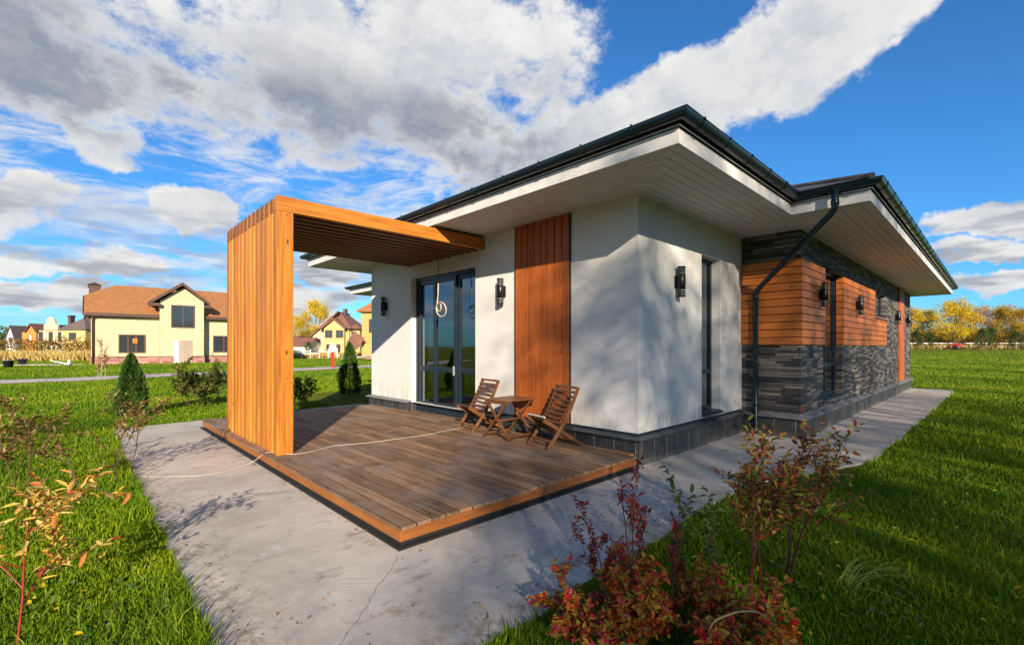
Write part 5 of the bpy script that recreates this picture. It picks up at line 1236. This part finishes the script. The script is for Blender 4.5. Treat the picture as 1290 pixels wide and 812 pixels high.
# ------------------------------------------------------------------ trees behind the camera that shade the house and the near lawn
tvx, tvy = math.cos(R(SUN_AZ)), math.sin(R(SUN_AZ))
def sunpos(s, t): return (s*tvy + t*tvx, -s*tvx + t*tvy, -.03)    # s across the light, t along it
shA = tree_parts(201, 15, 7.0, M['l_yellow'], M['bark_pale'], 8500, .17, base=.2, open_=.3, levels=3, density_clump=.8)
shC = tree_parts(203, 14, 7.5, M['l_olive'], M['bark'], 2900, .17, base=.25, open_=.4, levels=3, density_clump=.8)
shB = tree_parts(202, 14, 8.0, M['l_olive'], M['bark'], 9500, .17, base=.15, open_=.25, levels=3, density_clump=.8)
for i, (src, s, t, sc, lab) in enumerate([
        (shB, 1.0, -20, .66, 'short olive birch behind the camera nearest the light gap'), (shA, 3.2, -21, .90, 'golden birch behind the camera in line with the house corner'),
        (shB, 6.2, -22, 1.0, 'olive birch behind the camera in line with the brick wing'), (shC, 9.8, -20, 1.05, 'golden birch behind the camera left of the brick wing line'), (shC, 13.6, -23, 1.0, 'olive birch behind the camera right of the brick wing line'),
        (shC, 18.5, -24, 1.0, 'slim olive birch behind the camera to the right'), (shC, 25., -22, 1.15, 'tall slim birch behind the camera far right'),
        (shC, 33, -24, 1.3, 'largest slim birch behind the camera far right'), (shC, 43, -22, 1.4, 'largest slim birch behind the camera at the right end'),
        (shB, -7.4, -18, .72, 'short olive birch behind the camera to the left'), (shA, -11.0, -18, .68, 'short golden birch behind the camera farther left')]):
    place_tree(src, 'birch_tree', lab, 'tree', sunpos(s, t), i*1.1, sc, 'birches behind the camera')

scatter_foliage('fill_blocking_wood', 'unseen dense wood of autumn trees added behind the camera to cut sky light', 'wood', [sunpos(a, b)[:2] for a, b in ((-60, -50), (-20, -52), (20, -50), (60, -42), (95, -20))], 22000, 11., 7, .9, M['l_mix'], 23)  # unseen tree belt, added to lower the sky fill on the walls
# ------------------------------------------------------------------ lawn blades
def blades(n, seed, dmin, dmax, smax=1.35):
    g = np.random.default_rng(seed); d = np.exp(g.uniform(np.log(dmin), np.log(dmax), n)); s = g.uniform(-smax, smax, n)*d
    x = FW[0]*d+RT[0]*s; y = FW[1]*d+RT[1]*s
    ok = ~inpath(x, y); ok &= ~((x > 4.9) & (x < 22.6) & (y > 1.2) & (y < 15.4)); ok &= ~((x > .8) & (x < 5.1) & (y > 2) & (y < 11.2))
    wx = np.array([p[0] for p in WALK]); wy = np.array([p[1] for p in WALK])
    far = d > 15
    for i in np.where(far)[0][:0]: pass
    dm = np.full(len(x), 9.)
    for a, b in zip(wx, wy): dm = np.minimum(dm, np.hypot(x-a, y-b))
    ok &= dm > 1.75
    x, y, d = x[ok], y[ok], d[ok]; n = len(x)
    near = np.clip(1-(np.abs(x-.55)*3), 0, 1)*(y > 1.5)*(y < 11)        # longer uncut grass along the slab
    clump = .5+.5*np.sin(x*3.1+np.sin(y*2.3)*1.5)*np.sin(y*2.7+np.sin(x*1.9))
    h = (.030+.034*clump+.03*near)*g.uniform(.45, 1.35, n)*(1+np.clip(d/40, 0, .4)); w_ = .0022*(1+d/3.2)*g.uniform(.7, 1.3, n)
    tall = g.random(n) < .02; h = np.where(tall, h*2.1, h)
    a = g.uniform(0, 2*np.pi, n); lean = g.uniform(.1, .9, n)*h; la = g.uniform(0, 2*np.pi, n); z = hgt(x, y)
    dx, dy = np.cos(a)*w_, np.sin(a)*w_; lx_, ly_ = np.cos(la)*lean, np.sin(la)*lean
    V = np.stack([np.stack([x-dx, y-dy, z], 1), np.stack([x+dx, y+dy, z], 1),
                  np.stack([x+dx*.7+lx_*.35, y+dy*.7+ly_*.35, z+h*.62], 1), np.stack([x-dx*.7+lx_*.35, y-dy*.7+ly_*.35, z+h*.62], 1),
                  np.stack([x+lx_, y+ly_, z+h], 1)], 1).reshape(-1, 3)
    b = np.arange(n)[:, None]*5
    F = np.concatenate([b+np.array([[0, 1, 2]]), b+np.array([[0, 2, 3]]), b+np.array([[3, 2, 4]])]); return V, F
V, F = blades(620000, 9, 1.7, 60)
tag(npmesh('lawn_grass', V, F, M['blade']), 'short bright green lawn grass around the house and the concrete path', 'grass', None, 'stuff')
# fallen leaves and bits on the slab edge and deck gap
g = np.random.default_rng(17); n = 420
x = np.concatenate([.56+np.abs(g.normal(size=150))*.22, g.uniform(1.5, 6.5, 90), DX0-.03-np.abs(g.normal(size=110))*.05, g.uniform(.6, 5.2, 70)])
y = np.concatenate([g.uniform(1.8, 10.8, 150), 1.95+np.abs(g.normal(size=90))*.15, g.uniform(3.1, 10, 110), g.uniform(1.9, 3.0, 70)])
z = np.where((x > DX0-.036) & (y > DY0-.03), .016, .004); P = np.stack([x, y, z], 1); N = np.tile([0, 0, 1.], (n, 1))+g.normal(size=(n, 3))*.25; D = np.stack([g.normal(size=n), g.normal(size=n), np.zeros(n)], 1)
sz = g.uniform(.010, .032, n)
tag(leaves_mesh('fallen_leaves', P, D, N, sz, sz*.5, M['litter']), 'scattered dry leaves and bits on the concrete', 'leaf litter', None, 'stuff')

n = 500; d = np.exp(g.uniform(np.log(2.2), np.log(14), n)); sdv = np.where(g.random(n) < .6, g.uniform(.25, 1.2, n), g.uniform(-1.2, -.45, n))*d
x = FW[0]*d+RT[0]*sdv; y = FW[1]*d+RT[1]*sdv; k = ~inpath(x, y) & ~((x > 4.9) & (y > 1.5)); x, y = x[k], y[k]; n = len(x)
P = np.stack([x, y, g.uniform(.0, .045, n)], 1); sz = g.uniform(.02, .05, n)
tag(leaves_mesh('fallen_leaves', P, rv(n, g)*[1, 1, .3], np.tile([0, 0, 1.], (n, 1))+g.normal(size=(n, 3))*.4, sz, sz*.55, M['l_yellow']), 'yellow fallen leaves scattered over the lawn', 'fallen leaves', None, 'stuff')

# clover and plantain leaves in the turf
n = 5200; d = np.exp(g.uniform(np.log(2.0), np.log(11), n)); sdv = g.uniform(-1.25, 1.25, n)*d
x = FW[0]*d+RT[0]*sdv; y = FW[1]*d+RT[1]*sdv; k = ~inpath(x, y) & ~((x > .5) & (y > 1.6)) & (np.sin(x*1.7+1)*np.sin(y*2.1+np.sin(x)) > .15); x, y = x[k], y[k]; n = len(x)
P = np.stack([x, y, g.uniform(-.02, .03, n)], 1); sz = g.uniform(.02, .055, n)
tag(leaves_mesh('lawn_weeds', P, rv(n, g)*[1, 1, .2]+[0, 0, .35], np.tile([0, 0, 1.], (n, 1))+g.normal(size=(n, 3))*.3, sz, sz*.62, M['s_sap']), 'broad leaved clover and plantain patches in the near lawn', 'weeds', None, 'stuff')
